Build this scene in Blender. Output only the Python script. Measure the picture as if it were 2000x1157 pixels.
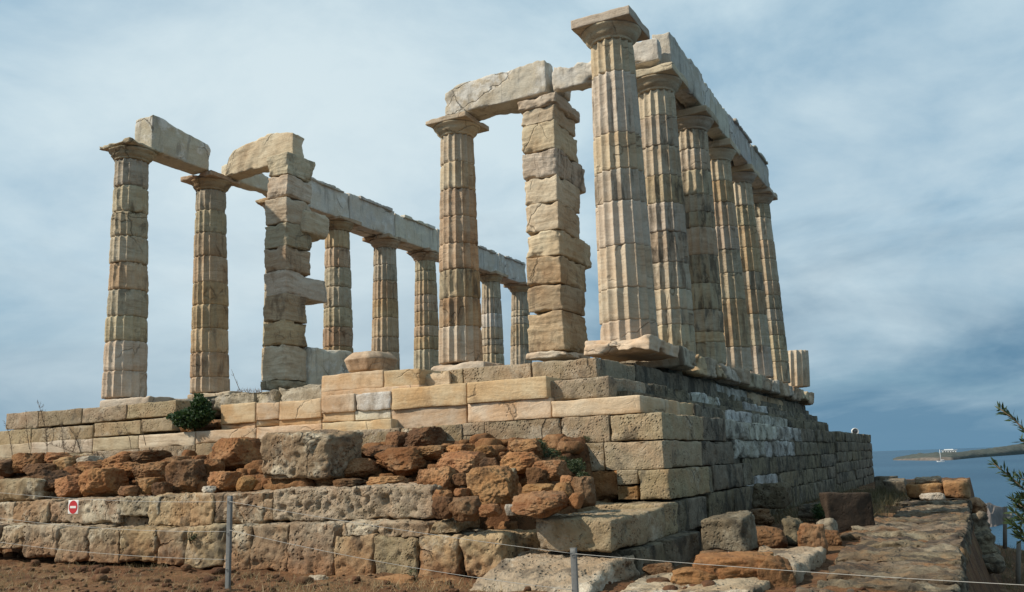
import bpy, math, random
import numpy as np
from mathutils import Matrix, Vector
for o in list(bpy.data.objects): bpy.data.objects.remove(o)
S = bpy.context.scene
COL = S.collection
R = math.radians

# ------------------------------------------------------------------ camera, sky, sun, exposure
CAM = np.array([-14.055667, -5.028426, -1.920496]); YAW, PIT, ROLL, FPX = 0.471252, 0.186840, -0.0348597, 1723.969
def _axes(y, p, r):
    f = np.array([math.cos(y)*math.cos(p), math.sin(y)*math.cos(p), math.sin(p)])
    rt = np.array([math.sin(y), -math.cos(y), 0.0]); up = np.cross(rt, f)
    c, s = math.cos(r), math.sin(r)
    return c*rt+s*up, -s*rt+c*up, f
RT, UP, FW = _axes(YAW, PIT, ROLL)
cam = bpy.data.cameras.new('camera'); camo = bpy.data.objects.new('camera', cam); COL.objects.link(camo)
cam.sensor_width = 36; cam.lens = FPX/2000*36; cam.clip_start = 0.1; cam.clip_end = 200000
M = Matrix.Identity(4)
for i in range(3):
    M[i][0], M[i][1], M[i][2], M[i][3] = RT[i], UP[i], -FW[i], CAM[i]
camo.matrix_world = M
S.camera = camo

SUN_AZ, SUN_EL = R(129), R(41)          # azimuth counted from +X towards +Y
S.view_settings.view_transform = 'Standard'; S.view_settings.look = 'None'
S.view_settings.exposure = 0.0; S.view_settings.gamma = 1
sun = bpy.data.lights.new('sun', 'SUN'); sun.energy = 5.0; sun.angle = R(0.9); sun.color = (1, 0.91, 0.78)
suno = bpy.data.objects.new('sun', sun); COL.objects.link(suno)
sd = Vector((math.cos(SUN_AZ)*math.cos(SUN_EL), math.sin(SUN_AZ)*math.cos(SUN_EL), math.sin(SUN_EL)))
suno.rotation_euler = sd.to_track_quat('Z', 'Y').to_euler(); suno.location = (0, 0, 60)

class NT:
    """small node-tree writer"""
    def __init__(s, tree): s.t = tree; s.n = tree.nodes; s.l = tree.links
    def node(s, typ, ins=None, **kw):
        n = s.n.new(typ)
        for k, v in kw.items(): setattr(n, k, v)
        for k, v in (ins or {}).items():
            i = n.inputs[k]
            if isinstance(v, bpy.types.NodeSocket): s.l.new(v, i)
            else: i.default_value = v
        return n
    def math(s, op, a, b=0.0, c=0.0, clamp=False):
        n = s.node('ShaderNodeMath', {0: a, 1: b, 2: c}, operation=op); n.use_clamp = clamp; return n.outputs[0]
    def vmath(s, op, a, b=(0, 0, 0)):
        return s.node('ShaderNodeVectorMath', {0: a, 1: b}, operation=op).outputs[0]
    def noise(s, v, scale, detail=4, rough=.55, dist=0):
        return s.node('ShaderNodeTexNoise', {'Vector': v, 'Scale': scale, 'Detail': detail, 'Roughness': rough, 'Distortion': dist}).outputs[0]
    def step(s, x, a, b, lo=0.0, hi=1.0):
        n = s.node('ShaderNodeMapRange', {0: x, 1: a, 2: b, 3: lo, 4: hi}); n.clamp = True; return n.outputs[0]
    def mix(s, f, a, b, mode='MIX'):
        n = s.node('ShaderNodeMix', data_type='RGBA', blend_type=mode)
        for k, v in ((0, f), (6, a), (7, b)):
            if isinstance(v, bpy.types.NodeSocket): s.l.new(v, n.inputs[k])
            else: n.inputs[k].default_value = v if k == 0 else (*v[:3], 1)
        return n.outputs[2]

W = bpy.data.worlds.new('World'); S.world = W; W.use_nodes = True
t = NT(W.node_tree); t.n.clear()
sky = t.node('ShaderNodeTexSky', sky_type='NISHITA', sun_disc=False)
sky.sun_elevation = SUN_EL; sky.sun_rotation = math.pi/2 - SUN_AZ; sky.altitude = 60; sky.air_density = 1.2; sky.dust_density = 1.5
d = t.node('ShaderNodeTexCoord').outputs['Generated']
sep = t.node('ShaderNodeSeparateXYZ', {0: d}); dz = sep.outputs[2]
den = t.math('ADD', t.math('MAXIMUM', dz, 0.0), 0.16)
cv = t.node('ShaderNodeCombineXYZ', {0: t.math('DIVIDE', sep.outputs[0], den), 1: t.math('DIVIDE', sep.outputs[1], den), 2: 0.0}).outputs[0]
rotv = t.node('ShaderNodeVectorRotate', {'Vector': cv, 'Axis': (0, 0, 1), 'Angle': R(-32)}, rotation_type='AXIS_ANGLE').outputs[0]
big = t.noise(t.vmath('ADD', t.vmath('MULTIPLY', rotv, (.75, .55, 1)), (3.3, 1.2, 0)), .75, 4, .5, .6)
den2 = t.math('ADD', t.math('MAXIMUM', dz, 0.0), 0.45)
cv2 = t.node('ShaderNodeCombineXYZ', {0: t.math('DIVIDE', sep.outputs[0], den2), 1: t.math('DIVIDE', sep.outputs[1], den2), 2: t.math('MULTIPLY', dz, 1.4)}).outputs[0]
fine = t.noise(t.vmath('ADD', cv2, (11.7, 4.4, 0)), 2.6, 8, .58, .3)
veil = t.math('ADD', t.math('MULTIPLY', big, .5), t.math('MULTIPLY', fine, .5))
cl = t.step(veil, .40, .58)
blue = t.mix(.72, sky.outputs[0], (2.6, 4.75, 6.4))
cloudy = t.mix(cl, blue, (5.7, 7.2, 8.0))
# the grey-blue bank low over the sea
bn = t.noise(t.vmath('MULTIPLY', d, (2.2, 2.2, 7.5)), 1.5, 6, .56, .5)
hz = t.math('ADD', dz, t.math('MULTIPLY', t.math('SUBTRACT', bn, .5), .46))
bank = t.step(hz, .07, .25, 1, 0)
rightness = t.node('ShaderNodeVectorMath', {0: d, 1: (math.cos(-.05), math.sin(-.05), 0)}, operation='DOT_PRODUCT').outputs['Value']
bank = t.math('MULTIPLY', bank, t.step(rightness, .3, .98, .5, .95))
cloudy = t.mix(bank, cloudy, (1.2, 2.5, 3.75))
def lobe(u, v, a, b, amt):
    r_ = FW+(u-1000)/FPX*RT-(v-578.5)/FPX*UP; r_ = r_/np.linalg.norm(r_)
    dp = t.node('ShaderNodeVectorMath', {0: d, 1: tuple(r_)}, operation='DOT_PRODUCT').outputs['Value']
    return t.math('MULTIPLY', t.step(t.math('ADD', dp, t.math('MULTIPLY', t.math('SUBTRACT', fine, .5), .05)), a, b), amt)
cloudy = t.mix(lobe(560, 470, .93, 1.0, .62), cloudy, (7.4, 8.4, 8.7))   # the thin bright cloud low behind the columns
cloudy = t.mix(lobe(1750, 370, .975, 1.0, .35), cloudy, (6.4, 7.5, 8.0))
bg = t.node('ShaderNodeBackground', {0: cloudy, 1: 0.1})
t.l.new(bg.outputs[0], t.node('ShaderNodeOutputWorld').inputs[0])

# ------------------------------------------------------------------ picture-to-place helpers
def ray(u, v): return FW + (u-1000)/FPX*RT - (v-578.5)/FPX*UP
def at(u, v, ax, val):                      # the point seen at photo pixel (u, v) on the plane axis = val
    r = ray(u, v); return CAM + r*((val-CAM[ax])/r[ax])
def solve_u(u, ax, P):                      # value of coordinate ax that brings point P to photo column u
    P = np.array(P, float); P[ax] = 0; q = RT - (u-1000)/FPX*FW
    return -((P-CAM) @ q)/q[ax]
def on_plane(u, v, p0, n):
    r = ray(u, v); return CAM + r*(((p0-CAM) @ n)/(r @ n))
def dist(P): return float((np.array(P)-CAM) @ FW)

# ------------------------------------------------------------------ numpy noise
_rs = np.random.RandomState(7)
_perm = np.concatenate([_rs.permutation(256)]*3)
_grad = _rs.normal(size=(256, 3)); _grad /= np.linalg.norm(_grad, axis=1)[:, None]
def pn(P):
    P = np.asarray(P, float); i = np.floor(P).astype(int); f = P-i; i &= 255
    u = f*f*f*(f*(f*6-15)+10); out = 0
    for a in (0, 1):
        wx = u[:, 0] if a else 1-u[:, 0]
        for b in (0, 1):
            wy = u[:, 1] if b else 1-u[:, 1]
            for c in (0, 1):
                wz = u[:, 2] if c else 1-u[:, 2]
                h = _perm[_perm[_perm[i[:, 0]+a]+i[:, 1]+b]+i[:, 2]+c]
                out = out + wx*wy*wz*((_grad[h]*(f-(a, b, c))).sum(1))
    return out*1.5
def fbm(P, o=3, g=.5):
    s = 0; a = 1
    for k in range(o): s = s+a*pn(P*(2**k)+k*17.3); a *= g
    return s
def lin(a, b, n): return np.linspace(a, b, n)

# ------------------------------------------------------------------ objects
def mesh_from(name, v, f, mat, smooth=True):
    me = bpy.data.meshes.new(name); me.from_pydata(np.asarray(v).tolist(), [], f if isinstance(f, list) else f.tolist())
    me.materials.append(mat)
    if smooth: me.polygons.foreach_set('use_smooth', np.ones(len(me.polygons), bool))
    me.update(); return me
def put(name, v, f, mat, parent=None, smooth=True, origin=None):
    """link one mesh object; v in world space; its origin sits at the bottom centre of its shape"""
    v = np.asarray(v, float)
    if origin is None:
        lo, hi = v.min(0), v.max(0); origin = np.array([(lo[0]+hi[0])/2, (lo[1]+hi[1])/2, lo[2]])
    o = bpy.data.objects.new(name, mesh_from(name, v-origin, f, mat, smooth)); COL.objects.link(o)
    p = np.zeros(3)
    if parent is not None:
        o.parent = parent; q = parent
        while q is not None: p = p+np.array(q.location); q = q.parent
    o.location = Vector(origin-p); return o
def thing(name, loc, label, cat, group=None):
    o = bpy.data.objects.new(name, None); COL.objects.link(o); o.location = Vector(loc); o.empty_display_size = .2
    return tag(o, label, cat, group)
def tag(o, label, cat, group=None, kind=None):
    o['label'] = label; o['category'] = cat
    if group: o['group'] = group
    o['kind'] = kind or 'thing'
    return o

def joined(*vf):
    V = []; Fc = []; n = 0
    for v, f in vf:
        v = np.asarray(v, float); V.append(v)
        Fc += [[i+n for i in q] for q in (f if isinstance(f, list) else f.tolist())]; n += len(v)
    return np.vstack(V), Fc

# ------------------------------------------------------------------ materials
def stone(name, a, b, c, strata=(2, 2, 14), patch=.7, stain=(.08, .07, .06), stain_amt=.3, stain_scale=(2.2, 2.2, .9),
          pale=None, pale_amt=0.0, pit=0.0, pit_scale=28, bump=.5, var=.24, speck=.35, third=None, bed=0.0, earth=None, crack=.0):
    m = bpy.data.materials.new(name); m.use_nodes = True; t = NT(m.node_tree); t.n.clear()
    pos = t.node('ShaderNodeNewGeometry').outputs['Position']
    rnd = t.node('ShaderNodeObjectInfo').outputs['Random']
    V = t.vmath('ADD', pos, t.node('ShaderNodeCombineXYZ', {0: t.math('MULTIPLY', rnd, 31.0), 1: t.math('MULTIPLY', rnd, 57.0), 2: t.math('MULTIPLY', rnd, 83.0)}).outputs[0])
    warp = t.node('ShaderNodeTexNoise', {'Vector': V, 'Scale': 1.3, 'Detail': 2}).outputs['Color']
    Vw = t.vmath('ADD', V, t.vmath('MULTIPLY', t.vmath('SUBTRACT', warp, (.5, .5, .5)), (.25, .25, .22)))
    tilt = t.node('ShaderNodeVectorRotate', {'Vector': Vw, 'Axis': (.8, .6, 0), 'Angle': t.math('MULTIPLY', t.math('SUBTRACT', t.math('FRACT', t.math('MULTIPLY', rnd, 13.7)), .5), .34)}, rotation_type='AXIS_ANGLE').outputs[0]
    Vw = t.vmath('ADD', tilt, t.vmath('MULTIPLY', t.vmath('SUBTRACT', t.node('ShaderNodeTexNoise', {'Vector': V, 'Scale': 5.0, 'Detail': 3}).outputs['Color'], (.5, .5, .5)), (.05, .05, .05)))
    s1 = t.noise(t.vmath('MULTIPLY', Vw, strata), 1.0, 6, .62)
    p1 = t.noise(V, patch, 5, .6)
    f1 = t.noise(V, 22, 5, .7)
    col = t.mix(t.step(s1, .38, .62), a, b)
    s2 = t.noise(t.vmath('MULTIPLY', Vw, (strata[0]*.9, strata[1]*.9, strata[2]*2.6)), 1.0, 5, .6)
    col = t.mix(t.step(p1, .42, .68), col, c)
    if bed: col = t.mix(t.math('MULTIPLY', t.math('MULTIPLY', t.step(s2, .50, .66), t.step(t.noise(V, 1.6, 4, .6), .36, .62, .15, 1)), bed), col, t.mix(.62, col, (.10, .055, .03)))
    if third: col = t.mix(t.math('MULTIPLY', t.step(t.noise(t.vmath('ADD', V, (9, 3, 5)), patch*1.9, 4, .6), .5, .68), .75), col, third)
    r2 = t.math('FRACT', t.math('MULTIPLY', rnd, 7.31))
    col = t.mix(1.0, col, t.node('ShaderNodeCombineColor', {0: t.math('MULTIPLY_ADD', rnd, var, 1-var*.5), 1: t.math('MULTIPLY_ADD', rnd, var, 1-var*.5), 2: t.math('MULTIPLY', t.math('MULTIPLY_ADD', rnd, var, 1-var*.5), t.math('MULTIPLY_ADD', r2, .16, .92))}).outputs[0], 'MULTIPLY')
    col = t.mix(t.math('MULTIPLY', t.step(f1, .3, .75), speck), col, t.mix(.55, col, (0.0, 0, 0)))
    if pale is not None:
        pm = t.math('MULTIPLY', t.noise(t.vmath('MULTIPLY', V, (1, 1, 1)), 3.4, 7, .72), t.noise(V, .9, 3, .5))
        col = t.mix(t.math('MULTIPLY', t.step(pm, .27, .36), pale_amt), col, pale)
    sm = t.noise(t.vmath('MULTIPLY', V, stain_scale), 1.0, 7, .68, .4)
    thr = .66-.26*stain_amt
    col = t.mix(t.math('MULTIPLY', t.step(sm, thr, thr+.11), min(1, .35+stain_amt*.6)), col, stain)
    hc = None
    if crack:                                   # a few thin dark cracks
        ve = t.node('ShaderNodeTexVoronoi', {'Vector': t.vmath('ADD', V, t.vmath('MULTIPLY', t.vmath('SUBTRACT', t.node('ShaderNodeTexNoise', {'Vector': V, 'Scale': 2.2, 'Detail': 5}).outputs['Color'], (.5, .5, .5)), (.42, .42, .42))), 'Scale': 1.0}, feature='DISTANCE_TO_EDGE').outputs['Distance']
        hc = t.math('MULTIPLY', t.step(ve, .004, .016, 1, 0), t.step(t.noise(V, .9, 3, .5), .52, .60))
        col = t.mix(t.math('MULTIPLY', hc, crack), col, (.06, .045, .032))
    if earth:                                   # red earth splashed and washed over the lowest stones
        ez = t.math('ADD', t.node('ShaderNodeSeparateXYZ', {0: pos}).outputs[2], t.math('MULTIPLY', t.math('SUBTRACT', t.noise(pos, 2.6, 5, .65), .5), .9))
        col = t.mix(t.step(ez, earth[0], earth[1], .85, 0), col, t.mix(t.step(f1, .3, .7), (.20, .085, .035), (.33, .16, .07)))
    h = t.math('ADD', t.math('MULTIPLY', s1, .5), t.math('MULTIPLY', f1, .42))
    if hc is not None: h = t.math('SUBTRACT', h, t.math('MULTIPLY', hc, .8))
    if bed: h = t.math('SUBTRACT', h, t.math('MULTIPLY', s2, bed*.5))
    h = t.math('ADD', h, t.math('MULTIPLY', t.noise(V, 70, 4, .7), .16))
    if pit > 0:
        vo = t.node('ShaderNodeTexVoronoi', {'Vector': t.vmath('ADD', V, t.vmath('MULTIPLY', warp, (.08, .08, .08))), 'Scale': pit_scale, 'Randomness': 1.0}).outputs['Distance']
        gate = t.math('MULTIPLY', t.step(t.noise(V, 6, 4, .65), .42, .62), t.step(t.noise(V, 1.4, 4, .6), .38, .60, .05, 1.0))
        pm = t.math('MULTIPLY', t.step(vo, .14, .42, 1, 0), gate)
        col = t.mix(t.math('MULTIPLY', pm, min(.6, pit)), col, t.mix(.75, col, (.03, .022, .016)))
        h = t.math('SUBTRACT', h, t.math('MULTIPLY', pm, pit*1.1))
    bp = t.node('ShaderNodeBump', {'Strength': bump, 'Distance': .05, 'Height': h}).outputs[0]
    bs = t.node('ShaderNodeBsdfPrincipled', {'Base Color': col, 'Roughness': .92, 'Normal': bp})
    bs.inputs['Specular IOR Level'].default_value = .15
    t.l.new(bs.outputs[0], t.node('ShaderNodeOutputMaterial').inputs[0])
    return m
def plain(name, col, rough=.6, metal=0.0, var=.15, scale=12, bump=.1):
    m = bpy.data.materials.new(name); m.use_nodes = True; t = NT(m.node_tree); t.n.clear()
    pos = t.node('ShaderNodeNewGeometry').outputs['Position']
    n = t.noise(pos, scale, 5, .6)
    c = t.mix(t.step(n, .3, .7), tuple(x*(1-var) for x in col), tuple(min(1, x*(1+var)) for x in col))
    bs = t.node('ShaderNodeBsdfPrincipled', {'Base Color': c, 'Roughness': rough, 'Metallic': metal,
        'Normal': t.node('ShaderNodeBump', {'Strength': bump, 'Distance': .02, 'Height': n}).outputs[0]})
    t.l.new(bs.outputs[0], t.node('ShaderNodeOutputMaterial').inputs[0]); return m
def leafmat(name, a, b):
    m = bpy.data.materials.new(name); m.use_nodes = True; t = NT(m.node_tree); t.n.clear()
    isl = t.node('ShaderNodeNewGeometry').outputs['Random Per Island']
    c = t.mix(isl, a, b)
    d1 = t.node('ShaderNodeBsdfPrincipled', {'Base Color': c, 'Roughness': .6})
    tr = t.node('ShaderNodeBsdfTranslucent', {'Color': c})
    mx = t.node('ShaderNodeMixShader', {0: .25, 1: d1.outputs[0], 2: tr.outputs[0]})
    t.l.new(mx.outputs[0], t.node('ShaderNodeOutputMaterial').inputs[0]); return m

SOOT = (.075, .065, .052)
MAR = stone('tan_marble', (.53, .43, .305), (.62, .53, .395), (.47, .335, .21), (1.6, 1.6, 10), .8, (.20, .14, .09), .32, (2, 2, 1.0), bump=.6, third=(.56, .47, .345), bed=.55, crack=.4)
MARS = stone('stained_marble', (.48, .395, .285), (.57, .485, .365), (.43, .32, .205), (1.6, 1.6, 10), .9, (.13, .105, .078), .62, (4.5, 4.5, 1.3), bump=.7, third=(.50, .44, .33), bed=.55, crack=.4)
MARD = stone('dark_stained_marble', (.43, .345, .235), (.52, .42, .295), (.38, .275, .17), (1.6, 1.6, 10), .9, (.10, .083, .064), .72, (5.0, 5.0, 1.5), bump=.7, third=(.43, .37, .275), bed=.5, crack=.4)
MARG = stone('grey_green_marble', (.43, .36, .25), (.53, .455, .335), (.41, .315, .20), (1.8, 1.8, 11), .9, (.13, .11, .08), .5, (2.5, 2.5, 2.0), bump=.85, third=(.46, .41, .30), bed=.6, crack=.4)
MARB = stone('brown_marble', (.47, .345, .215), (.57, .44, .29), (.38, .24, .135), (1.8, 1.8, 10), .9, (.14, .10, .068), .5, (2.8, 2.8, 1.3), bump=.75, third=(.50, .40, .28), bed=.6, crack=.4)
BEAM = stone('pale_grey_marble', (.57, .51, .415), (.65, .595, .50), (.52, .42, .30), (1.2, 1.2, 5), .9, (.26, .23, .19), .48, (5, 5, .8), pale=(.72, .70, .65), pale_amt=.65, bump=.85, third=(.50, .47, .42), crack=.45)
ORM = stone('orange_marble', (.53, .37, .22), (.62, .475, .315), (.50, .31, .16), (.9, .9, 9), 1.1, (.22, .14, .08), .3, (2, 2, 1.2), bump=.5, third=(.60, .50, .36), bed=.5, crack=.4)
POR = stone('poros_limestone', (.32, .255, .16), (.40, .32, .215), (.32, .215, .125), (5, 5, 8), .9, (.10, .087, .068), .46, (3.2, 3.2, 2.6), pale=(.52, .455, .35), pale_amt=.55, pit=.8, pit_scale=26, bump=1.0, var=.34, third=(.38, .255, .15), crack=.55)
PORW = stone('weathered_limestone', (.33, .25, .155), (.41, .325, .215), (.33, .205, .11), (4, 4, 6), 1.1, (.055, .048, .04), .55, (2.4, 2.4, 2.0), pale=(.54, .47, .35), pale_amt=.8, pit=1.0, pit_scale=20, bump=1.0, var=.4, third=(.35, .22, .125), earth=(-3.2, -2.72), crack=.55)
PORB = stone('pale_bedded_limestone', (.36, .28, .18), (.45, .37, .25), (.34, .24, .14), (4, 4, 6), 1.1, (.055, .048, .04), .55, (2.4, 2.4, 2.0), pale=(.60, .54, .43), pale_amt=.85, pit=1.0, pit_scale=20, bump=1.0, third=(.36, .25, .14))
POWF = stone('lime_whitened_flank_stone', (.42, .385, .325), (.60, .565, .50), (.28, .24, .18), (4, 4, 7), 1.4, (.06, .052, .042), .6, (3, 3, 3), pale=(.72, .69, .63), pale_amt=.8, pit=.6, pit_scale=18, bump=1.0, var=.4)
POF = stone('shade_deepened_flank_limestone', (.19, .155, .105), (.27, .22, .15), (.15, .12, .08), (5, 5, 7), .9, (.045, .04, .033), .7, (3.2, 3.2, 2.2), pale=(.36, .32, .25), pale_amt=.4, pit=.6, pit_scale=26, bump=1.0, third=(.23, .17, .105))  # dark lichened stone, base colour lowered further to deepen the flank's shade
POWH = stone('whitened_limestone', (.36, .30, .22), (.46, .40, .31), (.30, .24, .165), (4, 4, 7), 1.2, (.07, .06, .05), .55, (3, 3, 3), pale=(.56, .51, .43), pale_amt=.65, pit=.7, pit_scale=20, bump=1.0)
RED = stone('red_rock', (.26, .118, .050), (.35, .178, .080), (.21, .09, .038), (3, 3, 4), 1.6, (.07, .04, .024), .5, (3, 3, 3), pale=(.43, .28, .16), pale_amt=.35, pit=.5, pit_scale=16, bump=1.0, var=.5, third=(.36, .20, .09))
OCH = stone('ochre_rock', (.28, .145, .06), (.35, .205, .095), (.22, .105, .045), (3, 3, 5), 1.5, (.08, .05, .03), .45, (3, 3, 3), pale=(.44, .33, .2), pale_amt=.4, pit=.6, pit_scale=18, bump=1.0, var=.4)
DRK = stone('dark_brown_rock', (.15, .075, .036), (.21, .11, .05), (.11, .06, .032), (3, 3, 4), 1.5, (.04, .028, .02), .5, (3, 3, 3), pale=(.30, .22, .14), pale_amt=.3, pit=.6, pit_scale=18, bump=1.0, var=.4)
EAR = stone('shade_darkened_earthy_stone', (.058, .042, .028), (.085, .06, .04), (.05, .034, .022), (3, 3, 4), 1.5, (.035, .027, .02), .5, (3, 3, 3), pale=(.22, .17, .11), pale_amt=.3, pit=.4, pit_scale=18, bump=1.0)  # soil-brown stone, its colour sunk to the darkness of the shadow around it
POD = stone('shade_darkened_pitted_limestone', (.145, .118, .078), (.205, .168, .112), (.115, .09, .058), (5, 5, 7), .9, (.04, .035, .028), .6, (3.2, 3.2, 2.2), pale=(.33, .29, .215), pale_amt=.6, pit=.8, pit_scale=24, bump=1.0, third=(.17, .125, .075))  # darker copy of the flank limestone, with shade put into its colour
GRY = stone('grey_stone', (.34, .285, .21), (.42, .36, .27), (.30, .23, .15), (3, 3, 6), 1.3, (.08, .07, .06), .45, (3, 3, 3), pale=(.55, .5, .41), pale_amt=.6, pit=.5, pit_scale=20, bump=.9)
WALK = stone('walkway_slab_stone', (.15, .115, .075), (.25, .20, .135), (.13, .09, .058), (9, 2.6, 6), 1.2, (.035, .03, .026), .7, (4.5, 1.3, 3), pale=(.38, .33, .23), pale_amt=.5, pit=.5, pit_scale=22, bump=1.0, third=(.24, .125, .055))
SOIL = stone('red_earth', (.125, .058, .028), (.18, .086, .042), (.095, .046, .024), (3, 3, 3), .8, (.05, .03, .018), .5, (5, 5, 5), pale=(.30, .19, .10), pale_amt=.5, pit=.5, pit_scale=24, bump=1.0, third=(.22, .125, .062))
HILL = stone('dry_hillside', (.20, .135, .07), (.27, .19, .10), (.16, .10, .055), (2, 2, 2), .4, (.07, .06, .035), .45, (1.5, 1.5, 1.5), bump=1.0, third=(.15, .14, .07))
HEAD = stone('headland_ground', (.055, .068, .062), (.08, .092, .082), (.085, .085, .075), (.02, .02, .02), .006, (.035, .042, .03), .5, (.02, .02, .02), bump=.0, speck=.0, third=(.105, .105, .09))
CLIFF = stone('cliff_rock', (.15, .125, .11), (.19, .16, .14), (.12, .10, .09), (.03, .03, .12), .02, (.06, .055, .045), .4, (.03, .03, .03), bump=.0, speck=0)

# ------------------------------------------------------------------ stone shapes
def block(x0, x1, y0, y1, z0, z1, res=.05, r=.025, rough=.012, chip=.05, strat=.006, pits=0.0, seed=0, topn=0.0, edge=.12, skew=0.0, pitf=9.0, prof=None):
    """a rounded, chipped, weathered stone block: a surface lattice pushed about by noise"""
    h = np.array([x1-x0, y1-y0, z1-z0])/2; c = np.array([x0+x1, y0+y1, z0+z1])/2
    rr = min(r, h.min()*.8)
    ax3 = [np.concatenate([[-k], np.linspace(-k+rr, k-rr, max(2, int(math.ceil(2*k/res))+1)), [k]]) for k in h]
    nx, ny, nz = [len(q_)-1 for q_ in ax3]
    I, J, K = np.meshgrid(np.arange(nx+1), np.arange(ny+1), np.arange(nz+1), indexing='ij')
    m = (I == 0) | (I == nx) | (J == 0) | (J == ny) | (K == 0) | (K == nz)
    idx = -np.ones(I.shape, int); idx[m] = np.arange(m.sum())
    p = np.stack([ax3[0][I[m]], ax3[1][J[m]], ax3[2][K[m]]], 1)
    fs = []
    for a, flip in ((idx[0], 1), (idx[-1], 0), (idx[:, 0], 0), (idx[:, -1], 1), (idx[:, :, 0], 1), (idx[:, :, -1], 0)):
        q = np.stack([a[:-1, :-1], a[1:, :-1], a[1:, 1:], a[:-1, 1:]], -1).reshape(-1, 4)
        fs.append(q[:, ::-1] if flip else q)
    inn = np.clip(p, -(h-rr), h-rr); n = p-inn; n /= np.linalg.norm(n, axis=1)[:, None]+1e-9
    d2 = np.sort(h-np.abs(p), axis=1)[:, 1]
    q = inn+rr*n; so = np.array([seed*3.17 % 97, seed*5.71 % 89, seed*1.37 % 83]); Wp = q+c+so
    disp = rough*fbm(Wp*2.6, 3)+rough*.5*pn(Wp*13)
    if strat: disp = disp+strat*pn(Wp*(1.3, 1.3, 15))
    if pits: disp = disp-pits*np.clip(pn(Wp*pitf)-.12, 0, 1)*2-pits*.7*np.clip(pn(Wp*pitf*2.3+5)-.2, 0, 1)*2
    ep = np.exp(-d2/edge)
    cut = chip*ep*np.clip(fbm(Wp*1.9+9, 3)+.12, 0, 2)
    dirn = q/h; dirn /= np.linalg.norm(dirn, axis=1)[:, None]+1e-9
    v = q+n*disp[:, None]-dirn*cut[:, None]
    if topn:                                   # a broken, uneven upper edge
        k = np.clip(v[:, 2]/h[2], -1, 1); k = np.clip((k+.2)/1.2, 0, 1)
        v[:, 2] -= k*topn*np.clip(fbm(np.stack([Wp[:, 0]*1.6, Wp[:, 1]*1.6, np.full(len(v), seed*.77)], 1), 4, .6)+.35, 0, 2)
    if prof:                                   # the broken outline of the upper edge along one axis: (axis, [(0..1, drop), ...])
        k = np.clip((v[:, 2]/h[2]+1)/2, 0, 1); sx_ = (p[:, prof[0]]/h[prof[0]]+1)/2
        v[:, 2] -= k*np.interp(sx_, [q_[0] for q_ in prof[1]], [q_[1] for q_ in prof[1]])
    if skew:
        rs = np.random.RandomState(seed+5); s = rs.uniform(-skew, skew, 4)
        v[:, 2] += (s[0]*v[:, 1]/h[1]+s[1]*v[:, 0]/h[0])*np.clip((v[:, 2]/h[2]+1)/2, 0, 1)
        v[:, 1] += s[2]*v[:, 2]/h[2]; v[:, 0] += s[3]*v[:, 2]/h[2]
    return v+c, np.vstack(fs)
_ico = {}
def ico(n):
    if n not in _ico:
        import bmesh
        b = bmesh.new(); bmesh.ops.create_icosphere(b, subdivisions=n, radius=1)
        _ico[n] = (np.array([v.co[:] for v in b.verts]), np.array([[v.index for v in f.verts] for f in b.faces])); b.free()
    return _ico[n]
def boulder(c, s, seed, sub=5, planes=9, rough=.10, rz=0.0, lo=.62, hi=.98):
    """an angular rock: a sphere cut by random planes and roughened"""
    v, f = ico(sub); rs = np.random.RandomState(seed); v = v.copy()
    N = rs.normal(size=(planes, 3)); N /= np.linalg.norm(N, axis=1)[:, None]; D = rs.uniform(lo, hi, planes)
    N = np.vstack([N, [[0, 0, 1], [0, 0, -1], [-1, .1, .1], [0, -1, 0.1], [0, 1, .1]]]); D = np.concatenate([D, rs.uniform(.6, .85, 5)])
    for n, dd in zip(N, D):
        k = v @ n-dd; v -= np.where(k > 0, k*.93, 0)[:, None]*n
    v *= 1.18
    o = seed*1.37
    nn = v/np.linalg.norm(v, axis=1)[:, None]
    v = v+nn*(rough*fbm(v*1.7+o, 4, .55)+rough*.35*pn(v*8+o)+rough*.16*pn(v*17+o)-rough*.5*np.clip(pn(v*5+o+3)-.15, 0, 1))[:, None]
    v = v*np.array(s)
    cs, sn = math.cos(rz), math.sin(rz)
    v = np.stack([v[:, 0]*cs-v[:, 1]*sn, v[:, 0]*sn+v[:, 1]*cs, v[:, 2]], 1)
    return v+np.array(c), f
def tube(pts, rad, seg=6):
    P = np.array(pts, float); rad = np.broadcast_to(np.asarray(rad, float), (len(P),)); V = []; Fc = []
    T = np.gradient(P, axis=0); T /= np.linalg.norm(T, axis=1)[:, None]+1e-12
    ref = np.array([0, 0, 1.0]) if abs(T[:, 2]).mean() < .8 else np.array([1.0, 0, 0])
    A = np.cross(T, ref); A /= np.linalg.norm(A, axis=1)[:, None]+1e-12; B = np.cross(T, A)
    an = np.arange(seg)/seg*2*math.pi
    V = (P[:, None]+rad[:, None, None]*(np.cos(an)[None, :, None]*A[:, None]+np.sin(an)[None, :, None]*B[:, None])).reshape(-1, 3)
    for i in range(len(P)-1):
        for j in range(seg):
            k = (j+1) % seg; Fc.append([i*seg+j, i*seg+k, (i+1)*seg+k, (i+1)*seg+j])
    Fc.append(list(range(seg))[::-1]); Fc.append([(len(P)-1)*seg+j for j in range(seg)])
    return V, Fc
def ring(rows, closed_caps=True):
    """rows: (n, m, 3) rings -> closed surface"""
    n, m, _ = rows.shape; V = rows.reshape(-1, 3)
    a = np.arange(n-1)[:, None]*m+np.arange(m)[None]; b = np.arange(n-1)[:, None]*m+(np.arange(m)[None]+1) % m
    F4 = np.stack([a, b, b+m, a+m], -1).reshape(-1, 4).tolist()
    V = np.vstack([V, rows[0].mean(0), rows[-1].mean(0)]); k = n*m
    for j in range(m):
        F4.append([k, (j+1) % m, j]); F4.append([k+1, (n-1)*m+j, (n-1)*m+(j+1) % m])
    return V, F4

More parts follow.
